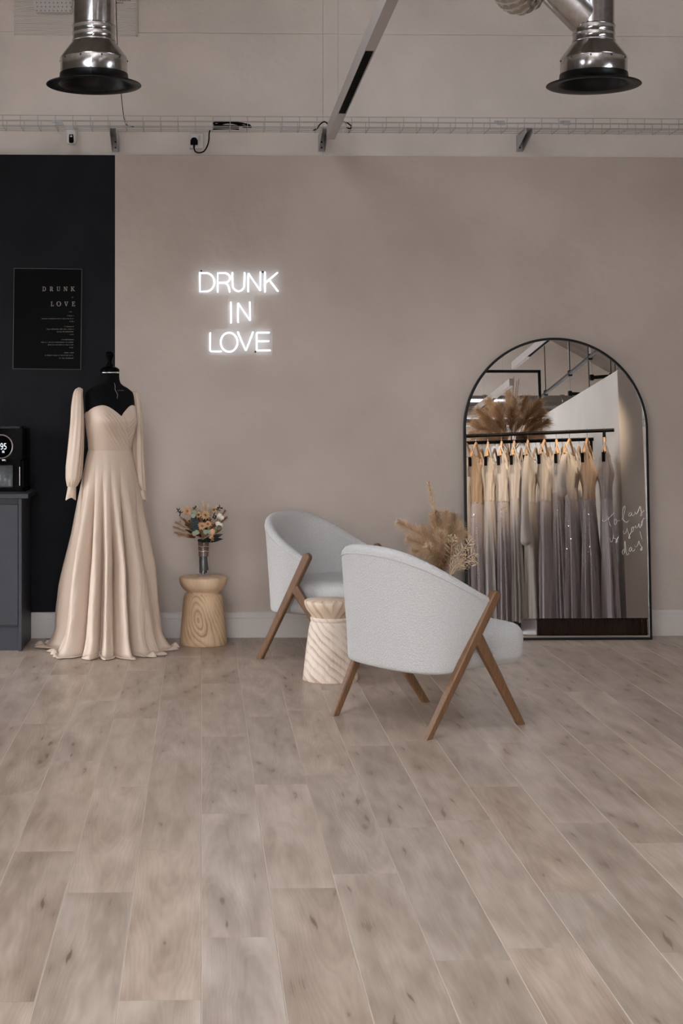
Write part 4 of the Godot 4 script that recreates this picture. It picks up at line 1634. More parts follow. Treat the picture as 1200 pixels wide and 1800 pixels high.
func make_neon() -> void:
	# traced in sixths of a pixel from (320, 440)
	var zt := 0.034
	var at := func(q: Array, z: float) -> Vector3: return onz(320.0 + q[0] / 6.0, 440.0 + q[1] / 6.0, z)
	var root: Vector3 = at.call([600, 650], 0.0)
	var t := thing("neon_sign", "white neon sign reading DRUNK IN LOVE on the plaster wall", "neon sign", root)
	var glow := plain(srgb(250, 252, 255), 0.4)
	glow.emission_enabled = true
	glow.emission = srgb(226, 240, 255)
	glow.emission_energy_multiplier = 0.34
	var letters := [
		["D", [[[187, 238], [187, 435], [250, 435]] + arc(Vector2(250, 337), Vector2(90, 98), -90, 90, 16) + [[187, 238]]]],
		["R", [[[375, 437], [375, 240], [445, 240]] + arc(Vector2(448, 291), Vector2(56, 51), 90, -90, 12) + [[384, 342]], [[448, 342], [476, 358], [493, 390], [501, 437]]]],
		["U", [[[530, 238], [532, 365]] + arc(Vector2(594, 365), Vector2(62, 66), 180, 360, 14) + [[658, 238]]]],
		["N", [[[697, 435], [697, 238], [825, 430], [825, 232]]]],
		["K", [[[873, 232], [873, 437]], [[1003, 238], [880, 342]], [[918, 312], [1008, 430]]]],
		["I", [[[513, 550], [515, 764]]]],
		["N", [[[590, 758], [588, 552], [718, 746], [713, 548]]]],
		["L", [[[295, 874], [295, 1066], [412, 1066]]]],
		["O", [arc(Vector2(495, 970), Vector2(88, 101), 90, 450, 36)]],
		["V", [[[588, 865], [672, 1062], [746, 865]]]],
		["E", [[[917, 868], [785, 868], [785, 1057], [926, 1056]], [[785, 958], [911, 958]]]],
	]
	for l in letters:
		var mb := MB.new()
		for stroke in l[1]:
			var pts := []
			for q in stroke:
				var p: Vector3 = at.call(q, zt) - root
				pts.append(p)
			# round the corners by splitting the run
			var run := []
			for i in pts.size():
				if i > 0 and i < pts.size() - 1 and stroke.size() < 6:
					run.append(pts[i].lerp(pts[i - 1], minf(0.006 / pts[i].distance_to(pts[i - 1]), 0.4)))
					run.append(pts[i].lerp(pts[i + 1], minf(0.006 / pts[i].distance_to(pts[i + 1]), 0.4)))
				else:
					run.append(pts[i])
			mb.tube(run, 0.0052, 10)
			for e in [run[0], run[run.size() - 1]]:
				mb.lathe([Vector2(0.0, -0.0052), Vector2(0.0037, -0.0037), Vector2(0.0052, 0.0), Vector2(0.0037, 0.0037), Vector2(0.0, 0.0052)], 10, e)
		part(t, "neon_letter", mb, glow, "glowing white letter " + l[0])
	# clear backing cut round the words
	var outline := [[170, 200], [330, 205], [520, 205], [560, 205], [660, 195], [830, 195], [1000, 195], [1035, 215], [1035, 250], [985, 335], [1045, 420], [1040, 455], [1010, 470], [775, 478], [756, 500], [758, 820], [945, 828], [955, 850], [955, 1085], [940, 1102], [560, 1108], [500, 1110], [290, 1105], [262, 1085], [262, 850], [280, 835], [470, 828], [482, 800], [482, 490], [462, 472], [180, 470], [158, 450], [158, 215]]
	var bp := PackedVector2Array()
	for q in outline:
		var p: Vector3 = at.call(q, zt) - root
		bp.append(Vector2(p.x, p.y))
	var bk := MB.new()
	bk.extrude(bp, 0.005, Transform3D(Basis.IDENTITY, Vector3(0, 0, 0.020)))
	part(t, "backing_sheet", bk, mat.acrylic, "clear acrylic backing")
	for q in [[202, 222], [846, 232], [770, 1072]]:
		var p: Vector3 = at.call(q, 0.0) - root
		var so := MB.new()
		so.lathe([Vector2(0.0045, 0.0), Vector2(0.0045, 0.026), Vector2(0.0055, 0.0265), Vector2(0.0055, 0.030), Vector2(0.0, 0.031)], 12, Vector3(p.x, p.y, 0), Basis(Vector3.RIGHT, PI / 2))
		part(t, "standoff", so, mat.black_plastic)
	# the sign's own light on what lies before it
	var al := AreaLight3D.new()
	al.name = "neon_light"
	al.area_size = Vector2(0.46, 0.46)
	al.light_energy = 0.02
	al.light_color = srgb(236, 244, 255)
	al.shadow_enabled = true
	al.rotation.y = PI
	al.position = Vector3(0, 0, 0.05)
	t.add_child(al)


# ---- drinks menu ----
func make_poster() -> void:
	var z := -0.012
	var tl := onz(25, 472, z)
	var tr := onz(144, 473, z)
	var bl := onz(23, 648.5, z)
	var c := (tr + bl) / 2
	var t := thing("menu_board", "black drinks menu panel with white serif lettering on the dark painted bay", "menu board", c)
	var ang := atan2(tr.y - tl.y, tr.x - tl.x)
	t.rotation.z = -0.011
	var w := tl.distance_to(tr)
	var h := tl.distance_to(bl)
	var pn := MB.new()
	pn.box(Vector3(0, 0, 0.006), Vector3(w - 0.003, h - 0.003, 0.006), 0.0006)
	part(t, "panel", pn, plain(srgb(9, 8, 9), 0.75, 0.0, 0.2))
	var rim := plain(srgb(84, 82, 82), 0.4)
	for e in [[0, h / 2, w, 0.0022], [0, -h / 2, w, 0.0022], [-w / 2, 0, 0.0022, h], [w / 2, 0, 0.0022, h]]:
		var mb := MB.new()
		mb.box(Vector3(e[0], e[1], 0.005), Vector3(e[2], e[3], 0.010), 0.0004)
		part(t, "rim", mb, rim)
	var ink := plain(srgb(150, 143, 135), 0.7)
	var inv := t.transform.affine_inverse()
	var place := func(px: float, py: float) -> Vector3: return inv * onz(px, py, z + 0.0092)
	for q in [["D", 74.5, 80.5, 504, 511.6], ["R", 87.3, 93.5, 504, 511.6], ["U", 99.5, 105.8, 504, 511.6], ["N", 111.8, 118.6, 504, 511.6], ["K", 124.3, 131.4, 504, 511.6],
			["L", 89.3, 94.4, 530.3, 538], ["O", 99.4, 107.2, 530, 538.2], ["V", 113.0, 119.7, 530.3, 538], ["E", 126.3, 131.9, 530.3, 538]]:
		var a: Vector3 = place.call(q[1], q[4])
		var b: Vector3 = place.call(q[2], q[3])
		text_part(t, "letter", q[0], a.x, b.x, a.y, b.y, 0.0091, "Droid Serif", ink, 0.0004)
	var small := plain(srgb(92, 86, 80), 0.8)
	var i0: Vector3 = place.call(126, 524.0)
	var i1: Vector3 = place.call(129, 521.6)
	text_part(t, "letter", "IN", i0.x, i1.x, i0.y, i1.y, 0.0091, "Droid Serif", small, 0.0004)
	# the fine print: lines too small to read
	var r := RandomNumberGenerator.new()
	r.seed = 9
	for ln in [[548, 121, 127], [555, 118, 130], [560, 73, 130], [565, 122, 130], [574, 113, 130], [578.5, 82, 130], [583, 100, 130], [588, 122, 130], [597, 108, 130], [601.5, 72, 130], [606, 84, 130], [611, 122, 130], [620, 113, 130], [624.5, 79, 130], [629.5, 104, 130]]:
		var mb := MB.new()
		var x: float = ln[1]
		while x < ln[2] - 0.8:
			var wd := r.randf_range(0.5, 1.0)
			var a: Vector3 = place.call(x, ln[0] + 0.9)
			var b: Vector3 = place.call(minf(x + wd, ln[2]), ln[0] - r.randf_range(0.3, 0.9))
			mb.box(Vector3((a.x + b.x) / 2, (a.y + b.y) / 2, 0.0092), Vector3(b.x - a.x, b.y - a.y, 0.0004))
			x += wd + (0.35 if r.randf() < 0.8 else 1.4)
		part(t, "fine_print", mb, small, "", "stuff")


# ---- small things on and above the wall ----
func make_small_things() -> void:
	# camera hanging from the tray
	var c := onz(126, 222, 0.03)
	var cc := thing("security_camera", "small white security camera with a black lens under the cable tray", "security camera", Vector3(c.x, c.y - 0.112, 0.03))
	var bd := MB.new()
	bd.lathe([Vector2(0.0, 0.0), Vector2(0.018, 0.001), Vector2(0.029, 0.008), Vector2(0.035, 0.024), Vector2(0.0385, 0.055), Vector2(0.040, 0.085), Vector2(0.040, 0.108), Vector2(0.037, 0.112), Vector2(0.0, 0.112)], 40)
	part(cc, "body", bd, mat.white_plastic)
	var ls := MB.new()
	soft_box(ls, Vector3(0, 0.034, 0.030), Vector3(0.030, 0.058, 0.018), 0.0088, 8, func(p: Vector3) -> Vector3: return p)
	part(cc, "lens_window", ls, mat.gloss_black)
	var le := MB.new()
	le.lathe([Vector2(0.008, 0.0), Vector2(0.007, 0.004), Vector2(0.0, 0.005)], 16, Vector3(0, 0.045, 0.038), Basis(Vector3.RIGHT, PI / 2))
	part(cc, "lens", le, mat.chrome)
	# wall socket, plug and its flex
	var s := onz(345, 249, -0.078)
	var so := thing("wall_socket", "white single wall socket with a switch, below the cable tray", "socket", Vector3(s.x, s.y, -0.08))
	var pb := MB.new()
	pb.box(Vector3(0, 0, 0.016), Vector3(0.086, 0.094, 0.032), 0.004)
	part(so, "face_plate", pb, mat.white_plastic)
	var sw := MB.new()
	sw.box(Vector3(0.020, 0.018, 0.034), Vector3(0.014, 0.030, 0.006), 0.002, Basis(Vector3.RIGHT, 0.12))
	part(so, "switch", sw, plain(srgb(196, 188, 184), 0.35))
	var red := MB.new()
	red.box(Vector3(0.0205, 0.030, 0.0375), Vector3(0.008, 0.003, 0.001))
	part(sw_parent(so, "switch"), "switch_mark", red, plain(srgb(150, 70, 60), 0.6))
	var pg := thing("mains_plug", "black mains plug pushed into the white wall socket", "plug", Vector3(s.x - 0.014, s.y - 0.006, -0.048))
	var pm := MB.new()
	pm.extrude(PackedVector2Array([Vector2(-0.022, -0.020), Vector2(0.022, -0.020), Vector2(0.0225, 0.004), Vector2(0.014, 0.019), Vector2(0.005, 0.023), Vector2(-0.005, 0.023), Vector2(-0.014, 0.019), Vector2(-0.0225, 0.004)]), 0.026, Transform3D.IDENTITY, true)
	part(pg, "plug_body", pm, mat.matt_black)
	var sl := MB.new()
	sl.lathe([Vector2(0.0045, -0.042), Vector2(0.006, -0.018)], 10, Vector3(0, 0, 0.013))
	part(pg, "cord_sleeve", sl, mat.matt_black)
	var fx := MB.new()
	var q := [Vector3(s.x - 0.014, s.y - 0.045, -0.035)]
	for p in [[343, 266], [349, 268.5], [358, 266], [364, 257], [367, 246], [367.5, 236], [369, 228]]: q.append(onz(p[0], p[1], -0.02 if p[1] > 240 else 0.03))
	fx.tube(curve_through(q, 6), 0.0042, 8)
	single("plug_flex", fx, mat.matt_black, "black flex rising from the mains plug into the cable tray", "cable")
	# thin cable that drops behind the duct into the tray
	var dc := MB.new()
	q = []
	for p in [[203, -260], [203, -60], [204, 10], [205.5, 60], [208, 110], [212.5, 160], [216, 195], [219, 212], [223, 220], [235, 223]]: q.append(onz(p[0], p[1], 0.10))
	dc.tube(curve_through(q, 5), 0.0026, 6)
	single("hanging_cable", dc, mat.matt_black, "thin dark cable dropping past the straight duct into the cable tray", "cable")
	# ribbed backing sheet with the perforated housing and its printed note
	var zb := -0.078
	var a := onz(25, 62, zb)
	var b := onz(239, -60, zb)
	var vp := thing("vent_panel", "pale ribbed sheet with a perforated metal housing high on the wall behind the straight duct", "vent", Vector3((a.x + b.x) / 2, a.y, zb))
	var w := b.x - a.x
	var h := b.y - a.y
	var rb := MB.new()
	var prof := PackedVector2Array([Vector2(0, 0)])
	var n := int(h / 0.0105)
	for k in n:
		var y0 := k * h / n
		prof.append_array([Vector2(0.010, y0), Vector2(0.0125, y0 + 0.003), Vector2(0.0125, y0 + 0.0055), Vector2(0.010, y0 + 0.0085)])
	prof.append(Vector2(0.010, h))
	prof.append(Vector2(0, h))
	rb.extrude(prof, w, Transform3D(Basis(Vector3(0, 0, 1), Vector3(0, 1, 0), Vector3(-1, 0, 0)), Vector3(w / 2, 0, 0)))
	part(vp, "ribbed_sheet", rb, mat.upper_pale)
	var ed := MB.new()
	ed.box(Vector3(w / 2 + 0.006, h / 2, 0.012), Vector3(0.012, h + 0.006, 0.026), 0.002)
	part(vp, "edge_strip", ed, mat.trim)
	var p0 := onz(63, 22, zb + 0.05) - vp.position
	var p1 := onz(126, -60, zb + 0.05) - vp.position
	var hs := MB.new()
	hs.extrude(PackedVector2Array([Vector2(p0.x, p0.y), Vector2(p1.x, p0.y), Vector2(p1.x + 0.01, p1.y), Vector2(p0.x - 0.09, p1.y)]), 0.05, Transform3D(Basis.IDENTITY, Vector3(0, 0, 0.010)))
	var ho := part(vp, "perforated_housing", hs, plain(srgb(200, 195, 192), 0.5, 0.2))
	var holes := MB.new()
	for j in 9:
		for i in 9:
			var x := lerpf(p0.x + 0.006, p1.x - 0.008, i / 8.0)
			if j > 3: x -= 0.004 * j
			var y := p0.y + 0.010 + j * 0.024
			holes.lathe([Vector2(0.0030, 0.0), Vector2(0.0030, 0.0006), Vector2(0.0, 0.0006)], 8, Vector3(x + (0.004 if j % 2 else 0.0), y, 0.060), Basis(Vector3.RIGHT, PI / 2))
	part(ho, "perforations", holes, mat.matt_black, "", "stuff")
	var pr := MB.new()
	var r := RandomNumberGenerator.new()
	r.seed = 4
	for line in [[5.0, 205, 217], [1.0, 204, 229], [-3.0, 204, 228]]:
		var x: float = line[1]
		while x < line[2]:
			var e := onz(x, line[0], zb + 0.013) - vp.position
			pr.box(Vector3(e.x, e.y, 0.0130), Vector3(0.0045, r.randf_range(0.005, 0.009), 0.0006))
			x += r.randf_range(2.0, 3.6)
	part(vp, "printed_note", pr, plain(srgb(70, 62, 58), 0.8), "dark stencilled print", "stuff")


func sw_parent(t: Node3D, called: String) -> Node3D:
	return t.get_node(called)


# ---- dried plants ----
func plume(mb: MB, path: Array, wide: float, n: int, r: RandomNumberGenerator, sweep: float = 0.6, strand: float = 0.0022) -> void:
	# hairs along the upper part of a stem path
	var c := curve_through(path, 8)
	for k in n:
		var f := lerpf(0.0, 1.0, pow(r.randf(), 0.85))
		var i := int(f * (c.size() - 2))
		var p: Vector3 = c[i].lerp(c[i + 1], r.randf())
		var ax: Vector3 = (c[i + 1] - c[i]).normalized()
		var rd := Vector3(r.randfn(), r.randfn(), r.randfn())
		rd = (rd - ax * rd.dot(ax)).normalized()
		var ln := wide * r.randf_range(0.55, 1.15) * (0.35 + 0.65 * sin(PI * clampf(f * 0.82 + 0.18, 0.0, 1.0)))
		var d := (rd * (1.0 - sweep) + ax * sweep).normalized()
		var m := p + d * ln * 0.55
		var e := p + d * ln + Vector3.DOWN * ln * r.randf_range(0.02, 0.40)
		mb.ribbon([p, m, e], strand, ax.cross(Vector3(r.randfn(), r.randfn(), r.randfn())).normalized())


func leaf(mb: MB, p: Vector3, dir: Vector3, nrm: Vector3, ln: float, wd: float, bend: float = 0.15) -> void:
	var side := dir.cross(nrm).normalized()
	var rows := []
	for j in 6:
		var f := j / 5.0
		var w := wd * pow(sin(PI * clampf(f * 0.92 + 0.06, 0.0, 1.0)), 0.8) * 0.5
		var c := p + dir * (ln * f) + nrm * (bend * ln * (f * f))
		rows.append([c - side * w + nrm * w * 0.25, c, c + side * w + nrm * w * 0.25])
	mb.grid(rows)


func blob(mb: MB, c: Vector3, r: float, lump: float, seed_: float) -> void:
	var rows := []
	for j in 9:
		var a := -PI / 2 + PI * j / 8.0
		var row := []
		for i in 14:
			var b := TAU * i / 14.0
			var d := Vector3(cos(a) * sin(b), sin(a), cos(a) * cos(b))
			row.append(c + d * r * (1.0 + lump * sin(d.x * 5.0 + seed_) * sin(d.y * 4.0 + seed_ * 2.0) * cos(d.z * 5.0)))
		rows.append(row)
	mb.grid(rows, true)


func make_bouquet() -> void:
	var zc := 0.25
	var base := Vector3(onz(357.5, 1010, zc).x, 0.4038, zc)
	var va := thing("glass_vase", "clear glass vase standing on the honey-coloured drum table", "vase", base)
	var top := onz(357, 950, zc).y - base.y
	var vb := MB.new()
	vb.lathe([Vector2(0.0, 0.001), Vector2(0.044, 0.001), Vector2(0.0475, 0.004), Vector2(0.0475, 0.02), Vector2(0.045, 0.07), Vector2(0.039, 0.13), Vector2(0.0355, 0.165), Vector2(0.0365, top)], 48)
	part(va, "body", vb, mat.glass)
	var t := thing("dried_bouquet", "bouquet of dried flowers with cotton and leaves bound in burlap, in the glass vase", "bouquet", base)
	var at := func(px: float, py: float, dz: float = 0.0) -> Vector3: return onz(px, py, zc + dz) - base
	var r := RandomNumberGenerator.new()
	r.seed = 31
	# stems in the glass
	for k in 16:
		var mb := MB.new()
		var a := TAU * k / 16.0
		var rr := 0.010 + 0.013 * r.randf()
		var lo := Vector3(sin(a) * rr * 1.25, 0.012 + 0.03 * r.randf(), cos(a) * rr * 1.25)
		var hi: Vector3 = at.call(357, 960) + Vector3(sin(a) * rr, 0, cos(a) * rr)
		mb.tube([lo, lo.lerp(hi, 0.5) + Vector3(0.004 * sin(a * 3.0), 0, 0), hi], 0.0046, 6)
		part(t, "stem", mb, mat.dark_leaf)
	var wr := MB.new()
	var y0: float = at.call(357, 978).y
	var y1: float = at.call(357, 950).y
	wr.lathe([Vector2(0.026, y0), Vector2(0.029, y0 + 0.001), Vector2(0.030, lerpf(y0, y1, 0.3)), Vector2(0.0315, lerpf(y0, y1, 0.6)), Vector2(0.0335, y1), Vector2(0.031, y1 + 0.001)], 32)
	part(t, "burlap_wrap", wr, mat.burlap, "brown burlap binding")
	for k in 2:
		var tw := MB.new()
		var ty := lerpf(y0, y1, 0.35 + 0.3 * k)
		var tp := []
		for i in 25: tp.append(Vector3(sin(TAU * i / 24.0) * 0.0325, ty + 0.002 * sin(i * 1.3), cos(TAU * i / 24.0) * 0.0325))
		tw.tube(tp, 0.0016, 5, false)
		part(t, "twine", tw, mat.straw)
	var heart: Vector3 = at.call(357, 946)
	# dark greenery that fills the middle
	for k in 34:
		var mb := MB.new()
		var px := r.randf_range(326, 390)
		var py := r.randf_range(898, 948)
		var p: Vector3 = at.call(px, py, r.randf_range(-0.05, 0.03))
		if p.distance_to(heart) > 0.17: continue
		var d := (p - heart).normalized()
		leaf(mb, heart.lerp(p, 0.45), d, d.cross(Vector3(r.randfn(), r.randfn(), r.randfn())).normalized(), p.distance_to(heart) * 0.6, 0.022)
		part(t, "leaf", mb, [mat.dark_leaf, mat.blue_leaf, mat.rust][k % 3])
	for q in [[350, 948], [356, 950], [362, 949], [368, 947], [383, 941], [386, 946], [380, 948]]:
		var mb := MB.new()
		leaf(mb, heart + Vector3(0, -0.01, 0.02), (at.call(q[0], q[1], 0.05) - heart).normalized(), Vector3(0, 0.4, 0.9).normalized(), (at.call(q[0], q[1], 0.05) - heart).length() + 0.02, 0.028)
		part(t, "leaf", mb, mat.dark_leaf)
	# blue-grey leaves left of the middle
	for q in [[343, 911], [340, 918], [346, 922], [341, 929], [347, 932], [344, 939]]:
		var mb := MB.new()
		var p: Vector3 = at.call(q[0], q[1], 0.03)
		leaf(mb, p, Vector3(r.randf_range(-0.6, 0.3), 0.8, 0.2).normalized(), Vector3(0.1, 0.2, 1).normalized(), 0.038, 0.034)
		part(t, "leaf", mb, mat.blue_leaf)
	# sage leaves
	for q in [[336, 908], [341, 905], [345, 940], [350, 936], [358, 938], [364, 937], [368, 930], [382, 930], [387, 931], [379, 936]]:
		var mb := MB.new()
		leaf(mb, at.call(q[0], q[1], 0.05), Vector3(r.randf_range(-0.8, 0.8), r.randf_range(0.0, 0.6), 0.2).normalized(), Vector3(r.randf_range(-0.3, 0.3), 0.35, 1).normalized(), 0.030, 0.030)
		part(t, "leaf", mb, mat.sage if q[0] < 375 else mat.olive)
	# straw flowers
	for q in [[361, 905, 0.030, 0.045, "straw"], [355, 924, 0.026, 0.05, "peach"], [365, 921, 0.024, 0.052, "peach"], [349, 905, 0.020, 0.03, "straw"], [373, 947, 0.022, 0.05, "peach"], [329, 898, 0.026, 0.01, "peach"], [376, 896, 0.020, 0.0, "straw"]]:
		var c: Vector3 = at.call(q[0], q[1], q[3])
		var f := MB.new()
		for ring in 3:
			var np := 13 - ring * 3
			for k in np:
				var a := TAU * k / np + ring * 0.4
				var out := Vector3(cos(a), sin(a), 0)
				var d := (out * (1.0 - 0.25 * ring) + Vector3(0, 0.15, 0.35 + 0.3 * ring)).normalized()
				leaf(f, c + Vector3(0, 0, 0.004 * ring), d, (Vector3(0, 0, 1) - d * d.z).normalized(), q[2] * 1.15 * (1.0 - 0.2 * ring) * r.randf_range(0.8, 1.1), 0.010)
		var fl := part(t, "flower_head", f, mat.peach if q[4] == "peach" else mat.straw)
		var ce := MB.new()
		blob(ce, c + Vector3(0, 0, 0.008), 0.008, 0.2, q[0])
		part(fl, "flower_centre", ce, mat.dark_leaf if q[4] == "straw" else mat.rust)
	# dark seed heads
	for q in [[358, 917], [364, 916], [361, 921], [383, 897], [386, 893], [313, 898], [317, 902], [342, 894], [376, 906], [379, 911]]:
		var mb := MB.new()
		for k in 5:
			var d := Vector3(r.randfn(), r.randfn() + 0.6, r.randfn() * 0.5).normalized()
			leaf(mb, at.call(q[0], q[1], 0.055 if q[0] > 350 and q[0] < 370 else 0.02), d, d.cross(Vector3(r.randfn(), r.randfn(), r.randfn())).normalized(), 0.020, 0.007)
		part(t, "seed_head", mb, mat.dark_leaf)
	# cotton bolls
	for q in [[386, 907, 0.0165], [390, 910, 0.013], [383, 921, 0.0165], [388, 923, 0.0145]]:
		var mb := MB.new()
		blob(mb, at.call(q[0], q[1], 0.04), q[2], 0.18, q[0])
		part(t, "cotton_boll", mb, mat.cotton)
	var ro := MB.new()
	blob(ro, at.call(373, 934, 0.055), 0.016, 0.25, 3.0)
	for k in 9:
		var a := TAU * k / 9.0
		leaf(ro, at.call(373, 935, 0.05), Vector3(cos(a), sin(a), 0.5).normalized(), Vector3(0, 0, 1), 0.02, 0.014, 0.3)
	part(t, "rosebud", ro, mat.peach)
	# rust filler and ears of grass
	for q in [[325, 920], [331, 914], [333, 926], [322, 912], [371, 911], [373, 921], [369, 904]]:
		var mb := MB.new()
		var c: Vector3 = at.call(q[0], q[1], 0.02)
		plume(mb, [heart, heart.lerp(c, 0.6), c], 0.03, 150, r, 0.35, 0.003)
		part(t, "filler_sprig", mb, mat.rust)
	for k in 22:
		var mb := MB.new()
		var c: Vector3 = at.call(lerpf(314, 394, r.randf()), lerpf(889, 922, r.randf()), r.randf_range(-0.06, 0.02))
		plume(mb, [heart, heart.lerp(c, 0.55), c], 0.036, 150, r, 0.5, 0.0017)
		part(t, "filler_sprig", mb, [mat.pampas_pale, mat.pampas, mat.straw, mat.pampas_brown][k % 4])
	for q in [[309, 918, "p"], [305, 926, "p"], [307, 936, "p"], [313, 940, "p"], [316, 908, "p"], [321, 893, "w"], [328, 890, "w"], [336, 891, "w"], [357, 881, "w"], [366, 886, "w"], [347, 888, "w"], [381, 889, "w"], [396, 897, "r"], [399, 909, "r"]]:
		var mb := MB.new()
		var c: Vector3 = at.call(q[0], q[1], r.randf_range(-0.03, 0.03))
		var mid := heart.lerp(c, 0.45) + Vector3(0, 0.012, 0)
		mb.tube([heart, mid, heart.lerp(c, 0.8)], 0.0012, 4, false)
		plume(mb, [heart.lerp(c, 0.55), heart.lerp(c, 0.8), c], 0.040, 170, r, 0.65, 0.0014)
		part(t, "grass_ear", mb, mat.pampas_brown if q[2] == "p" else (mat.pampas_pale if q[2] == "w" else mat.rust))


func make_pampas() -> void:
	var z := 0.40
	var foot := onz(776, 1100, z)
	foot.y = 0.0
	foot.z = z
	var va := thing("floor_vase", "dark brown floor vase behind the armchair, left of the arched mirror", "vase", foot)
	var vb := MB.new()
	vb.lathe([Vector2(0.0, 0.0), Vector2(0.075, 0.0), Vector2(0.085, 0.01), Vector2(0.108, 0.12), Vector2(0.105, 0.24), Vector2(0.078, 0.36), Vector2(0.062, 0.40), Vector2(0.066, 0.425), Vector2(0.060, 0.425), Vector2(0.056, 0.40), Vector2(0.07, 0.35), Vector2(0.0, 0.30)], 40)
	part(va, "body", vb, plain(srgb(44, 34, 30), 0.6))
	var t := thing("pampas_bunch", "bunch of brown pampas grass with a pale fern spray, beside the arched mirror", "dried grass", foot)
	var r := RandomNumberGenerator.new()
	r.seed = 57
	var mouth := Vector3(0, 0.40, 0)
	var at := func(px: float, py: float, dz: float = 0.0) -> Vector3: return onz(px, py, z + dz) - foot
	# tip x, tip y, start share, width, hairs, depth, colour
	var list := [
		[752.5, 846, 0.50, 0.034, 420, 0.0, "pampas"], [757, 905, 0.45, 0.05, 380, 0.03, "pampas"],
		[698, 917, 0.30, 0.060, 620, 0.02, "pampas"], [716, 946, 0.28, 0.060, 520, 0.05, "pampas"], [724, 968, 0.22, 0.062, 460, 0.08, "pampas"],
		[742, 925, 0.3, 0.07, 480, -0.04, "pampas"], [765, 900, 0.3, 0.075, 560, -0.02, "pampas_brown"], [784, 899, 0.35, 0.085, 620, 0.0, "pampas"],
		[797, 906, 0.35, 0.085, 560, -0.05, "pampas_brown"], [806, 918, 0.35, 0.08, 520, -0.03, "pampas"], [815, 934, 0.3, 0.07, 420, -0.06, "pampas"],
		[775, 935, 0.25, 0.08, 480, 0.09, "pampas"], [750, 962, 0.25, 0.075, 480, 0.11, "pampas"], [790, 958, 0.2, 0.07, 380, 0.08, "pampas_brown"], [768, 972, 0.15, 0.07, 420, 0.12, "pampas_brown"]]
	for q in list:
		var mb := MB.new()
		var tip: Vector3 = at.call(q[0], q[1], q[5])
		var side := tip - mouth
		var mid := mouth.lerp(tip, 0.5) + Vector3(-side.x * 0.10, 0.05 * absf(side.x) / 0.2, 0)
		var pts := [mouth + Vector3(0, -0.08, 0), mouth, mid, tip]
		var c := curve_through(pts, 6)
		mb.tube(c.slice(0, int(c.size() * 0.8)), 0.0022, 5, false)
		var from: float = 0.34 + q[2] * 0.5
		var seg := c.slice(int(c.size() * from))
		plume(mb, seg, q[3] * 1.5, int(q[4] * 2.4), r, 0.48, 0.0016)
		part(t, "plume", mb, mat[q[6]])
	# fern-like pale sprays in front
	for q in [[795, 945, 0.10], [814, 962, 0.10], [828, 948, 0.05], [834, 972, 0.06], [808, 990, 0.12], [832, 985, 0.05]]:
		var mb := MB.new()
		var tip: Vector3 = at.call(q[0], q[1], q[2])
		var root: Vector3 = at.call(790, 1014, 0.10)
		var c := curve_through([root, root.lerp(tip, 0.5) + Vector3(0.0, 0.02, 0), tip], 10)
		mb.tube(c, 0.0022, 5, false)
		for i in range(6, c.size(), 2):
			var f := float(i) / c.size()
			var ax: Vector3 = (c[i] - c[i - 1]).normalized()
			for s in [-1.0, 1.0]:
				for rep in 1:
					var d: Vector3 = (ax * 0.55 + ax.cross(Vector3(0, 0, 1)) * s * 0.75 + Vector3(0, 0, r.randf_range(-0.5, 0.6))).normalized()
					var tw: float = 0.050 * (1.15 - f) + 0.010
					mb.tube([c[i], c[i] + d * tw], 0.0009, 4, false)
					for k in 4:
						var e: Vector3 = c[i] + d * tw * (k + 1) / 4.0
						var dd: Vector3 = (d + Vector3(r.randfn(), r.randfn(), r.randfn()) * 0.5).normalized()
						leaf(mb, e, dd, dd.cross(Vector3(r.randfn(), r.randfn(), r.randfn())).normalized(), 0.016, 0.0055)
		part(t, "fern_spray", mb, mat.fern)


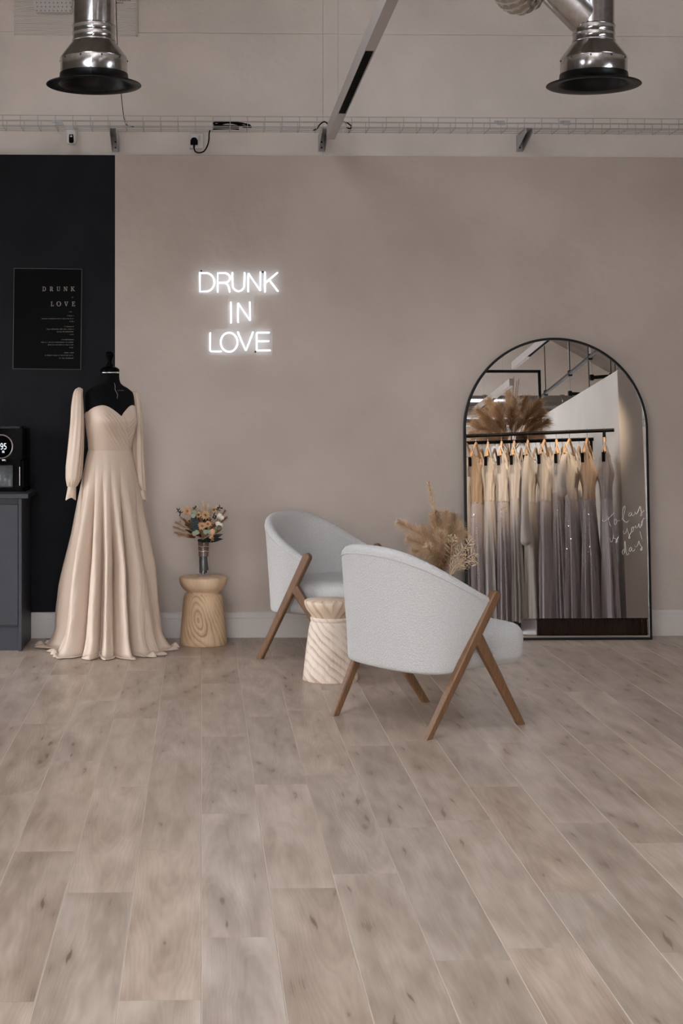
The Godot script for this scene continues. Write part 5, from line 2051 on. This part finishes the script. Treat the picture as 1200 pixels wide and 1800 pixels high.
# ---- what the mirror shows: two rails of gowns, a pampas display, the far end of the shop ----
func hanging_gown(kind: int, r: RandomNumberGenerator) -> Array:
	# meshes of one gown; local x runs along the hanger, z along the rail, y = 0 at the floor
	var rail := 1.8
	var top := rail - 0.20
	var waist := top - r.randf_range(0.34, 0.42)
	var hem := [0.035, 0.05, 0.03, 0.11][kind % 4] as float
	var nf := r.randi_range(7, 11)
	var ph := r.randf() * TAU
	var full := r.randf_range(0.85, 1.15)
	var skirt := MB.new()
	var rows := []
	for j in 41:
		var f := j / 40.0
		var h := lerpf(hem, waist, f)
		var t := 1.0 - f
		var hx := lerpf(0.125, 0.22 * full, pow(t, 0.8))
		var hz := lerpf(0.050, 0.084 * full, pow(t, 0.75))
		var row := []
		for i in 110:
			var a := TAU * i / 110.0
			var w := a + 0.25 * sin(2.0 * a + ph)
			var fold := (0.5 + 0.5 * cos(w * nf + ph)) * 0.30 * smoothstep(0.02, 0.6, t) + 0.07 * sin(w * nf * 2.3 + ph) * t
			var k := 1.0 - 0.15 * smoothstep(0.0, 0.6, t) + fold
			row.append(Vector3(sin(a) * hx * k, h + 0.008 * sin(a * 6.0 + ph) * smoothstep(0.05, 0.0, f), cos(a) * hz * k))
		rows.append(row)
	skirt.grid(rows, true)
	var bod := MB.new()
	rows = []
	for j in 21:
		var f := j / 20.0
		var row := []
		for i in 72:
			var a := TAU * i / 72.0
			var dip := 0.055 * pow(absf(cos(a)), 3.0) + 0.02 * sin(a * 2.0 + ph)
			var h := lerpf(waist - 0.01, top - dip, f)
			var hx := lerpf(0.128, 0.175, f) - 0.03 * sin(PI * f)
			var hz := lerpf(0.053, 0.045, f) + 0.028 * exp(-pow((f - 0.62) / 0.22, 2.0))
			var k := 1.0 + 0.05 * sin(a * 9.0 + ph + f * 3.0)
			row.append(Vector3(sin(a) * hx * k, h, cos(a) * hz * k))
		rows.append(row)
	bod.grid(rows, true)
	var strap := MB.new()
	for s in [-1.0, 1.0]:
		for z in [-1.0, 1.0]:
			strap.tube([Vector3(s * 0.13, top - 0.05, z * 0.035), Vector3(s * 0.15, top + 0.03, z * 0.018), Vector3(s * 0.152, top + 0.085, 0)], 0.006, 6)
	return [skirt, bod, strap, waist, top, hem, nf, ph, full]


func make_rails() -> void:
	var rail_h := 1.8
	var r := RandomNumberGenerator.new()
	r.seed = 88
	var defs := [
		{"a": seen_level(1079, 756, rail_h), "b": seen_level(822, 766.5, rail_h), "name": "front", "x": [819, 836, 857, 881, 903, 927, 956, 977, 1000, 1031, 1061], "y": 760.0},
		{"a": seen_level(1043, 772, rail_h), "b": seen_level(822, 778.5, rail_h), "name": "rear", "x": [826, 846, 869, 892, 915, 941, 966, 988, 1017], "y": 775.0}]
	var gown_mats := [[mat.lilac, mat.nude], [mat.ivory, mat.cream], [mat.lilac, mat.ivory], [mat.ivory, mat.ivory], [mat.cream, mat.cream], [mat.lilac, mat.cream], [mat.grey_tulle, mat.ivory], [mat.lilac, mat.cream], [mat.grey_tulle, mat.nude], [mat.lilac, mat.grey_tulle]]
	var gown_words := ["lilac tulle gown with a nude bodice", "ivory gown with a cream bodice", "lilac gown with an ivory bodice", "plain ivory gown", "plain cream gown", "lilac gown with a cream bodice", "grey sequinned tulle gown with an ivory bodice", "lilac sequinned gown with a cream bodice", "grey tulle gown with a nude draped bodice", "lilac gown with a grey beaded bodice"]
	for d in defs:
		var dir: Vector3 = (d.a - d.b).normalized()
		var left: Vector3 = d.b - dir * 0.45
		var right: Vector3 = d.a
		var turn := atan2(-dir.z, dir.x) - PI / 2       # local z along the rail
		var rk := thing("garment_rail", "black %s garment rail full of bridal gowns, seen in the mirror" % d.name, "garment rail", Vector3(left.x, 0, left.z))
		var bar_ := MB.new()
		bar_.tube([left - rk.position, right - rk.position], 0.0165, 16)
		part(rk, "hanging_bar", bar_, mat.black_metal)
		for e in [0.02, 0.95 if d.name == "front" else 0.985]:
			var p: Vector3 = left.lerp(right, e) - rk.position
			p.y = rail_h
			var po := MB.new()
			po.tube([Vector3(p.x, 0.03, p.z), p], 0.0145, 12)
			part(rk, "post", po, mat.black_metal)
			var ft := MB.new()
			var q := dir.cross(Vector3.UP)
			ft.tube([Vector3(p.x, 0.02, p.z) - q * 0.26, Vector3(p.x, 0.02, p.z) + q * 0.26], 0.0145, 12)
			part(rk, "foot", ft, mat.black_metal)
		var n := 0
		for px in d.x:
			var yl: float = lerpf(766.5 if d.name == "front" else 778.5, 756.0 if d.name == "front" else 772.0, (px - 822.0) / (257.0 if d.name == "front" else 221.0))
			var p := seen_level(px, yl, rail_h)
			p = d.b + dir * (p - d.b).dot(dir)
			p.y = 0.0
			var tw := turn + r.randf_range(-0.18, 0.18)
			var kind: int = (n + 9) % 10 if d.name == "front" else (n * 3 + 1) % 10
			var which: String = gown_words[kind]
			if d.name == "front" and n == 0:
				kind = 3
				which = "ivory gown farthest from the partition wall"
			# hanger
			var hg := thing("coat_hanger", "wooden hanger on the %s rail with the %s" % [d.name, which], "hanger", Vector3(p.x, rail_h - 0.20, p.z), tw, "hangers on the %s rail" % d.name)
			var ar := MB.new()
			ar.tube(curve_through([Vector3(-0.205, -0.015, 0.0), Vector3(-0.17, 0.014, 0.004), Vector3(-0.03, 0.118, 0.0), Vector3(0, 0.13, 0.0), Vector3(0.03, 0.118, 0.0), Vector3(0.17, 0.014, 0.004), Vector3(0.205, -0.015, 0.0)], 5), 0.0105, 8)
			part(hg, "shoulder_bar", ar, mat.hanger_wood)
			var cr := MB.new()
			cr.tube([Vector3(-0.19, 0.012, 0), Vector3(0.19, 0.012, 0)], 0.0045, 6)
			part(hg, "cross_bar", cr, mat.hanger_wood)
			var hk := MB.new()
			hk.tube(curve_through([Vector3(0, 0.13, 0), Vector3(0, 0.168, 0), Vector3(0.020, 0.185, 0), Vector3(0.019, 0.212, 0), Vector3(0.0, 0.222, 0), Vector3(-0.019, 0.208, 0)], 5), 0.0022, 6)
			part(hg, "hook", hk, mat.chrome)
			# gown
			var ms := hanging_gown(kind, r)
			var g := thing("bridal_gown", "%s, hanging on the %s garment rail" % [which, d.name], "gown", p, tw, "gowns on the %s rail" % d.name)
			part(g, "skirt", ms[0], gown_mats[kind][0])
			part(g, "bodice", ms[1], gown_mats[kind][1])
			part(g, "straps", ms[2], gown_mats[kind][1])
			if d.name == "front":
				var tag := MB.new()
				tag.box(Vector3(-0.185, rail_h - 0.255, 0.02), Vector3(0.004, 0.085, 0.028), 0.001)
				part(g, "swing_tag", tag, mat.matt_black)
			if kind in [0, 6, 7, 8, 2] and d.name == "front":
				var sq := MB.new()
				var wst: float = ms[3]
				for k in 900:
					var f := pow(r.randf(), 0.8)
					var t := 1.0 - f
					var a := r.randf() * TAU
					var hx := lerpf(0.125, 0.22 * ms[8], pow(t, 0.8))
					var hz := lerpf(0.050, 0.084 * ms[8], pow(t, 0.75))
					var w: float = a + 0.25 * sin(2.0 * a + ms[7])
					var fold: float = (0.5 + 0.5 * cos(w * ms[6] + ms[7])) * 0.30 * smoothstep(0.02, 0.6, t) + 0.07 * sin(w * ms[6] * 2.3 + ms[7]) * t
					var kk := 1.0 - 0.15 * smoothstep(0.0, 0.6, t) + fold + 0.012
					var c := Vector3(sin(a) * hx * kk, lerpf(ms[5], wst, f), cos(a) * hz * kk)
					var nn := (Vector3(sin(a) * 0.4, 0.25, cos(a)) + Vector3(r.randfn(), r.randfn(), r.randfn()) * 0.45).normalized()
					var u := nn.cross(Vector3.UP).normalized() * 0.0040
					var v := nn.cross(u).normalized() * 0.0040
					sq.quad(c - u, c + v, c + u, c - v)
				part(g, "sequins", sq, mat.sequin, "", "stuff")
			if kind in [4, 7] and d.name == "front":
				# long puffed sleeves hanging down
				for s in [-1.0, 1.0]:
					var sl := MB.new()
					var drop := 0.78 if kind == 4 else 0.36
					sl.tube(curve_through([Vector3(s * 0.17, 1.60, 0), Vector3(s * 0.20, 1.60 - drop * 0.3, 0.02), Vector3(s * 0.21, 1.60 - drop * 0.8, 0.03), Vector3(s * 0.21, 1.60 - drop, 0.03), Vector3(s * 0.21, 1.60 - drop - 0.04, 0.03)], 5), [0.02, 0.022, 0.025, 0.027, 0.028, 0.029, 0.03, 0.031, 0.032, 0.034, 0.036, 0.038, 0.04, 0.042, 0.044, 0.045, 0.042, 0.034, 0.026, 0.020, 0.018], 20)
					part(g, "sleeve", sl, gown_mats[kind][1])
			n += 1
	# warm spotlights on a lighting rail above the gowns
	var lr := thing("lighting_rail", "black lighting rail on thin rods above the gown rails", "lighting rail", Vector3(2.3, 3.05, 3.25))
	var lb := MB.new()
	lb.box(Vector3(0.65, 0, 0), Vector3(1.9, 0.035, 0.035), 0.003)
	part(lr, "rail_bar", lb, mat.black_metal)
	for x in [-0.1, 1.4]:
		var rd := MB.new()
		rd.tube([Vector3(x, 0.017, 0), Vector3(x, roof_at(2.3 + x) - 3.05, 0)], 0.004, 8)
		part(lr, "rod", rd, mat.black_metal)
	for k in 3:
		var pos := Vector3(2.35 + 0.6 * k, 2.93, 3.25)
		var target := Vector3(2.45 + 0.5 * k, 1.78, 4.4)
		var sp := thing("rail_spotlight", "black warm spotlight on the lighting rail, %s" % ["farthest from the partition wall", "the middle one of three", "closest to the partition wall"][k], "spotlight", pos, 0.0, "rail spotlights")
		var fwd := (target - pos).normalized()
		var sx := Vector3.UP.cross(fwd).normalized()
		var bs := Basis(sx, fwd, sx.cross(fwd))
		var can := MB.new()
		can.lathe([Vector2(0.0, -0.07), Vector2(0.034, -0.07), Vector2(0.04, -0.065), Vector2(0.042, 0.06), Vector2(0.038, 0.06), Vector2(0.036, 0.03)], 28, Vector3.ZERO, bs)
		part(sp, "lamp_housing", can, mat.black_metal)
		var arm := MB.new()
		arm.tube([Vector3(0, 0.03, 0), Vector3(0, 0.105, 0)], 0.008, 8)
		part(sp, "arm", arm, mat.black_metal)
		var lens := MB.new()
		lens.lathe([Vector2(0.036, 0.03), Vector2(0.0, 0.031)], 28, Vector3.ZERO, bs)
		var lm := plain(srgb(255, 240, 215), 0.4)
		lm.emission_enabled = true
		lm.emission = srgb(255, 214, 160)
		lm.emission_energy_multiplier = 0.8
		part(sp, "lamp_lens", lens, lm, "warm glowing lens")
		var li := SpotLight3D.new()
		li.name = "spot_light"
		li.light_color = srgb(255, 228, 196)
		li.light_energy = 0.45
		li.spot_range = 20.0
		li.spot_angle = 15.0
		li.spot_angle_attenuation = 0.8
		li.light_size = 0.04
		li.shadow_enabled = true
		sp.add_child(li)
		li.position = fwd * 0.075
		li.look_at_from_position(pos + fwd * 0.075, target, Vector3.UP)


func make_far_side() -> void:
	# dark wooden step in front of the rails
	var z0 := 3.25
	var a := seen_in_mirror(942, 1087, z0)
	var b := seen_in_mirror(1137, 1087, z0)
	var st := thing("fitting_step", "low glossy dark wooden fitting step in front of the gown rails", "platform", Vector3((a.x + b.x) / 2, 0, z0 + 0.3))
	var w := b.x - a.x
	var bx := MB.new()
	bx.box(Vector3(0, a.y / 2 - 0.004, 0.0), Vector3(w, a.y - 0.008, 0.60), 0.004)
	part(st, "plinth", bx, mat.dark_wood)
	var tp := MB.new()
	tp.box(Vector3(0, a.y - 0.005, 0.0), Vector3(w + 0.01, 0.010, 0.61), 0.002)
	part(st, "step_top", tp, mat.dark_wood)
	# pampas display on a plinth behind the rails
	var zc := 5.55
	var c := seen_in_mirror(895, 735, zc)
	var pd := thing("display_plinth", "tall pale display plinth behind the gown rails", "plinth", Vector3(c.x, 0, zc))
	var pb := MB.new()
	pb.box(Vector3(0, 0.72, 0), Vector3(0.36, 1.44, 0.36), 0.004)
	part(pd, "body", pb, mat.white_wall)
	var jar := thing("display_urn", "dark urn on the display plinth holding the large pampas display", "urn", Vector3(c.x, 1.44, zc))
	var jb := MB.new()
	jb.lathe([Vector2(0.0, 0.0), Vector2(0.07, 0.0), Vector2(0.11, 0.08), Vector2(0.115, 0.16), Vector2(0.07, 0.25), Vector2(0.075, 0.28), Vector2(0.065, 0.28), Vector2(0.06, 0.25), Vector2(0.0, 0.22)], 32)
	part(jar, "body", jb, plain(srgb(44, 34, 30), 0.6))
	var t := thing("pampas_display", "large bushy pampas grass display above the gown rails, seen in the mirror", "dried grass", Vector3(c.x, 1.70, zc))
	var r := RandomNumberGenerator.new()
	r.seed = 91
	for q in [[832, 745, "pampas", 0.16], [840, 720, "pampas", 0.17], [850, 735, "pampas", 0.17], [858, 705, "pampas", 0.17], [872, 715, "pampas", 0.18], [880, 745, "pampas_brown", 0.18], [893, 690, "pampas_pale", 0.15], [905, 700, "pampas_pale", 0.16], [915, 738, "pampas_pale", 0.15], [925, 700, "pampas_brown", 0.15], [935, 712, "pampas_pale", 0.15], [948, 705, "pampas_brown", 0.16], [955, 725, "pampas_brown", 0.16], [962, 742, "pampas_brown", 0.15], [940, 745, "pampas", 0.16], [900, 725, "pampas_brown", 0.18], [865, 752, "pampas", 0.18], [830, 765, "pampas", 0.16], [850, 770, "pampas", 0.17], [885, 772, "pampas", 0.18], [920, 770, "pampas_brown", 0.18], [950, 766, "pampas", 0.16], [903, 662, "pampas_brown", 0.03], [912, 665, "pampas_brown", 0.03], [908, 670, "pampas_brown", 0.03]]:
		var mb := MB.new()
		var tip := seen_in_mirror(q[0], q[1], zc - r.randf_range(-0.05, 0.30)) - t.position
		var mid := tip * 0.5 + Vector3(0, 0.06, 0)
		var path := curve_through([Vector3.ZERO, mid, tip], 8)
		mb.tube(path, 0.003, 5, false)
		plume(mb, path.slice(int(path.size() * 0.45)), q[3], 520 if q[3] > 0.05 else 60, r, 0.6, 0.0045)
		part(t, "plume", mb, mat[q[2]])
	# black frame standing behind
	var zf := 6.3
	var f0 := seen_in_mirror(840, 656, zf)
	var f1 := seen_in_mirror(947, 653, zf)
	var fr := thing("display_stand", "tall thin black display stand behind the pampas display", "stand", Vector3(f0.x - 0.6, 0, zf))
	for bar_ in [[Vector3(f0.x - 0.6, f1.y, zf), Vector3(f1.x, f1.y, zf)], [Vector3(f1.x, 0, zf), Vector3(f1.x, f1.y, zf)], [Vector3(f0.x - 0.6, 0, zf), Vector3(f0.x - 0.6, f1.y, zf)]]:
		var mb := MB.new()
		mb.box((bar_[0] + bar_[1]) / 2 - fr.position, (bar_[1] - bar_[0]).abs() + Vector3(0.028, 0.028, 0.028), 0.003)
		part(fr, "stand_bar", mb, mat.black_metal)
	# black hanging rails on rods, further back
	hung_rail("black lighting bar hung on rods, running back above the partition wall", [seen_level(1085, 588, 3.0), seen_level(948, 700, 3.0)], [0.1, 0.3, 0.55, 0.9])
	hung_rail("short black bar hung on rods in front of the dark roof slope", [seen_in_mirror(1036, 664, 9.0), seen_in_mirror(1078, 661, 9.0)], [0.08, 0.9])
	hung_rail("short black bar hung on rods above the partition wall", [seen_in_mirror(998, 692, 10.3), seen_in_mirror(1040, 693, 10.3)], [0.08, 0.9])
	# two more linear lamps
	lamp_bar("grey linear lamp above the pampas display, far from the plaster wall", Vector3(3.60, 3.0, 8.35), PI, 3.4, [[0.85, 2.5]])
	lamp_bar("low grey linear lamp beyond the pampas display", Vector3(3.56, 2.8, 10.6), PI, 2.3, [[0.15, 1.3]])
	# long silver duct under the far gable
	for q in [["long silver duct along the far gable wall", 820.0, 1120.0, 716.0, 12.6, 0.17], ["thinner silver duct below the other one on the far gable", 930.0, 1120.0, 738.0, 12.9, 0.10]]:
		var d0 := seen_in_mirror(q[1], q[3], q[4])
		var d1 := seen_in_mirror(q[2], q[3], q[4])
		var du := thing("silver_duct", q[0], "duct", d0)
		var mb := MB.new()
		mb.tube([Vector3(-2.5, 0, 0), d1 - d0 + Vector3(0.4, 0, 0)], q[5], 32)
		part(du, "pipe", mb, mat.galvanised)
		for k in 5:
			var rg := MB.new()
			var x := lerpf(-2.0, d1.x - d0.x, k / 4.0)
			rg.tube([Vector3(x, 0, 0), Vector3(x + 0.05, 0, 0)], q[5] + 0.012, 32)
			part(du, "joint_band", rg, mat.galvanised)
		for x in [-1.5, d1.x - d0.x - 0.3]:
			var hw := MB.new()
			hw.tube([Vector3(x, 0, 0), Vector3(x, roof_at(d0.x + x) - d0.y, 0)], 0.005, 6)
			part(du, "hanger_rod", hw, mat.black_metal)
	# roof truss timbers
	var tr := frame_of_setting("trim_1")
	for z in [5.4, 10.8]:
		for s in [-1.0, 1.0]:
			var ex: float = ROOM_X0 if s < 0 else ROOM_X1
			var p0 := Vector3(RIDGE_X, RIDGE_Y - 0.12, z)
			var p1 := Vector3(ex, roof_at(ex) - 0.12, z)
			var mb := MB.new()
			bar(mb, p0, p1, Vector3(0, 0.11, 0), Vector3(0, 0.11, 0), Vector3(0, 0, 0.07), Vector3(0, 0, 0.07))
			part(tr, "rafter", mb, mat.beam)
		var tie := MB.new()
		tie.box(Vector3(RIDGE_X, 5.1, z), Vector3(4.4, 0.16, 0.12), 0.004)
		part(tr, "tie_beam", tie, mat.beam)


func hung_rail(label: String, ends: Array, rods: Array) -> void:
	var a: Vector3 = ends[0]
	var b: Vector3 = ends[1]
	var t := thing("hanging_bar", label, "lighting bar", a, 0.0, "black bars hung on rods")
	var mb := MB.new()
	mb.tube([Vector3.ZERO, b - a], 0.022, 12)
	part(t, "bar", mb, mat.black_metal)
	for f in rods:
		var p: Vector3 = (b - a) * f
		var rd := MB.new()
		rd.tube([p, Vector3(p.x, roof_at(a.x + p.x) - a.y, p.z)], 0.006, 8)
		part(t, "rod", rd, mat.wire if f < 0.5 else mat.black_metal)
		var cl := MB.new()
		cl.box(p, Vector3(0.05, 0.07, 0.05), 0.006)
		part(t, "clamp", cl, mat.black_metal)
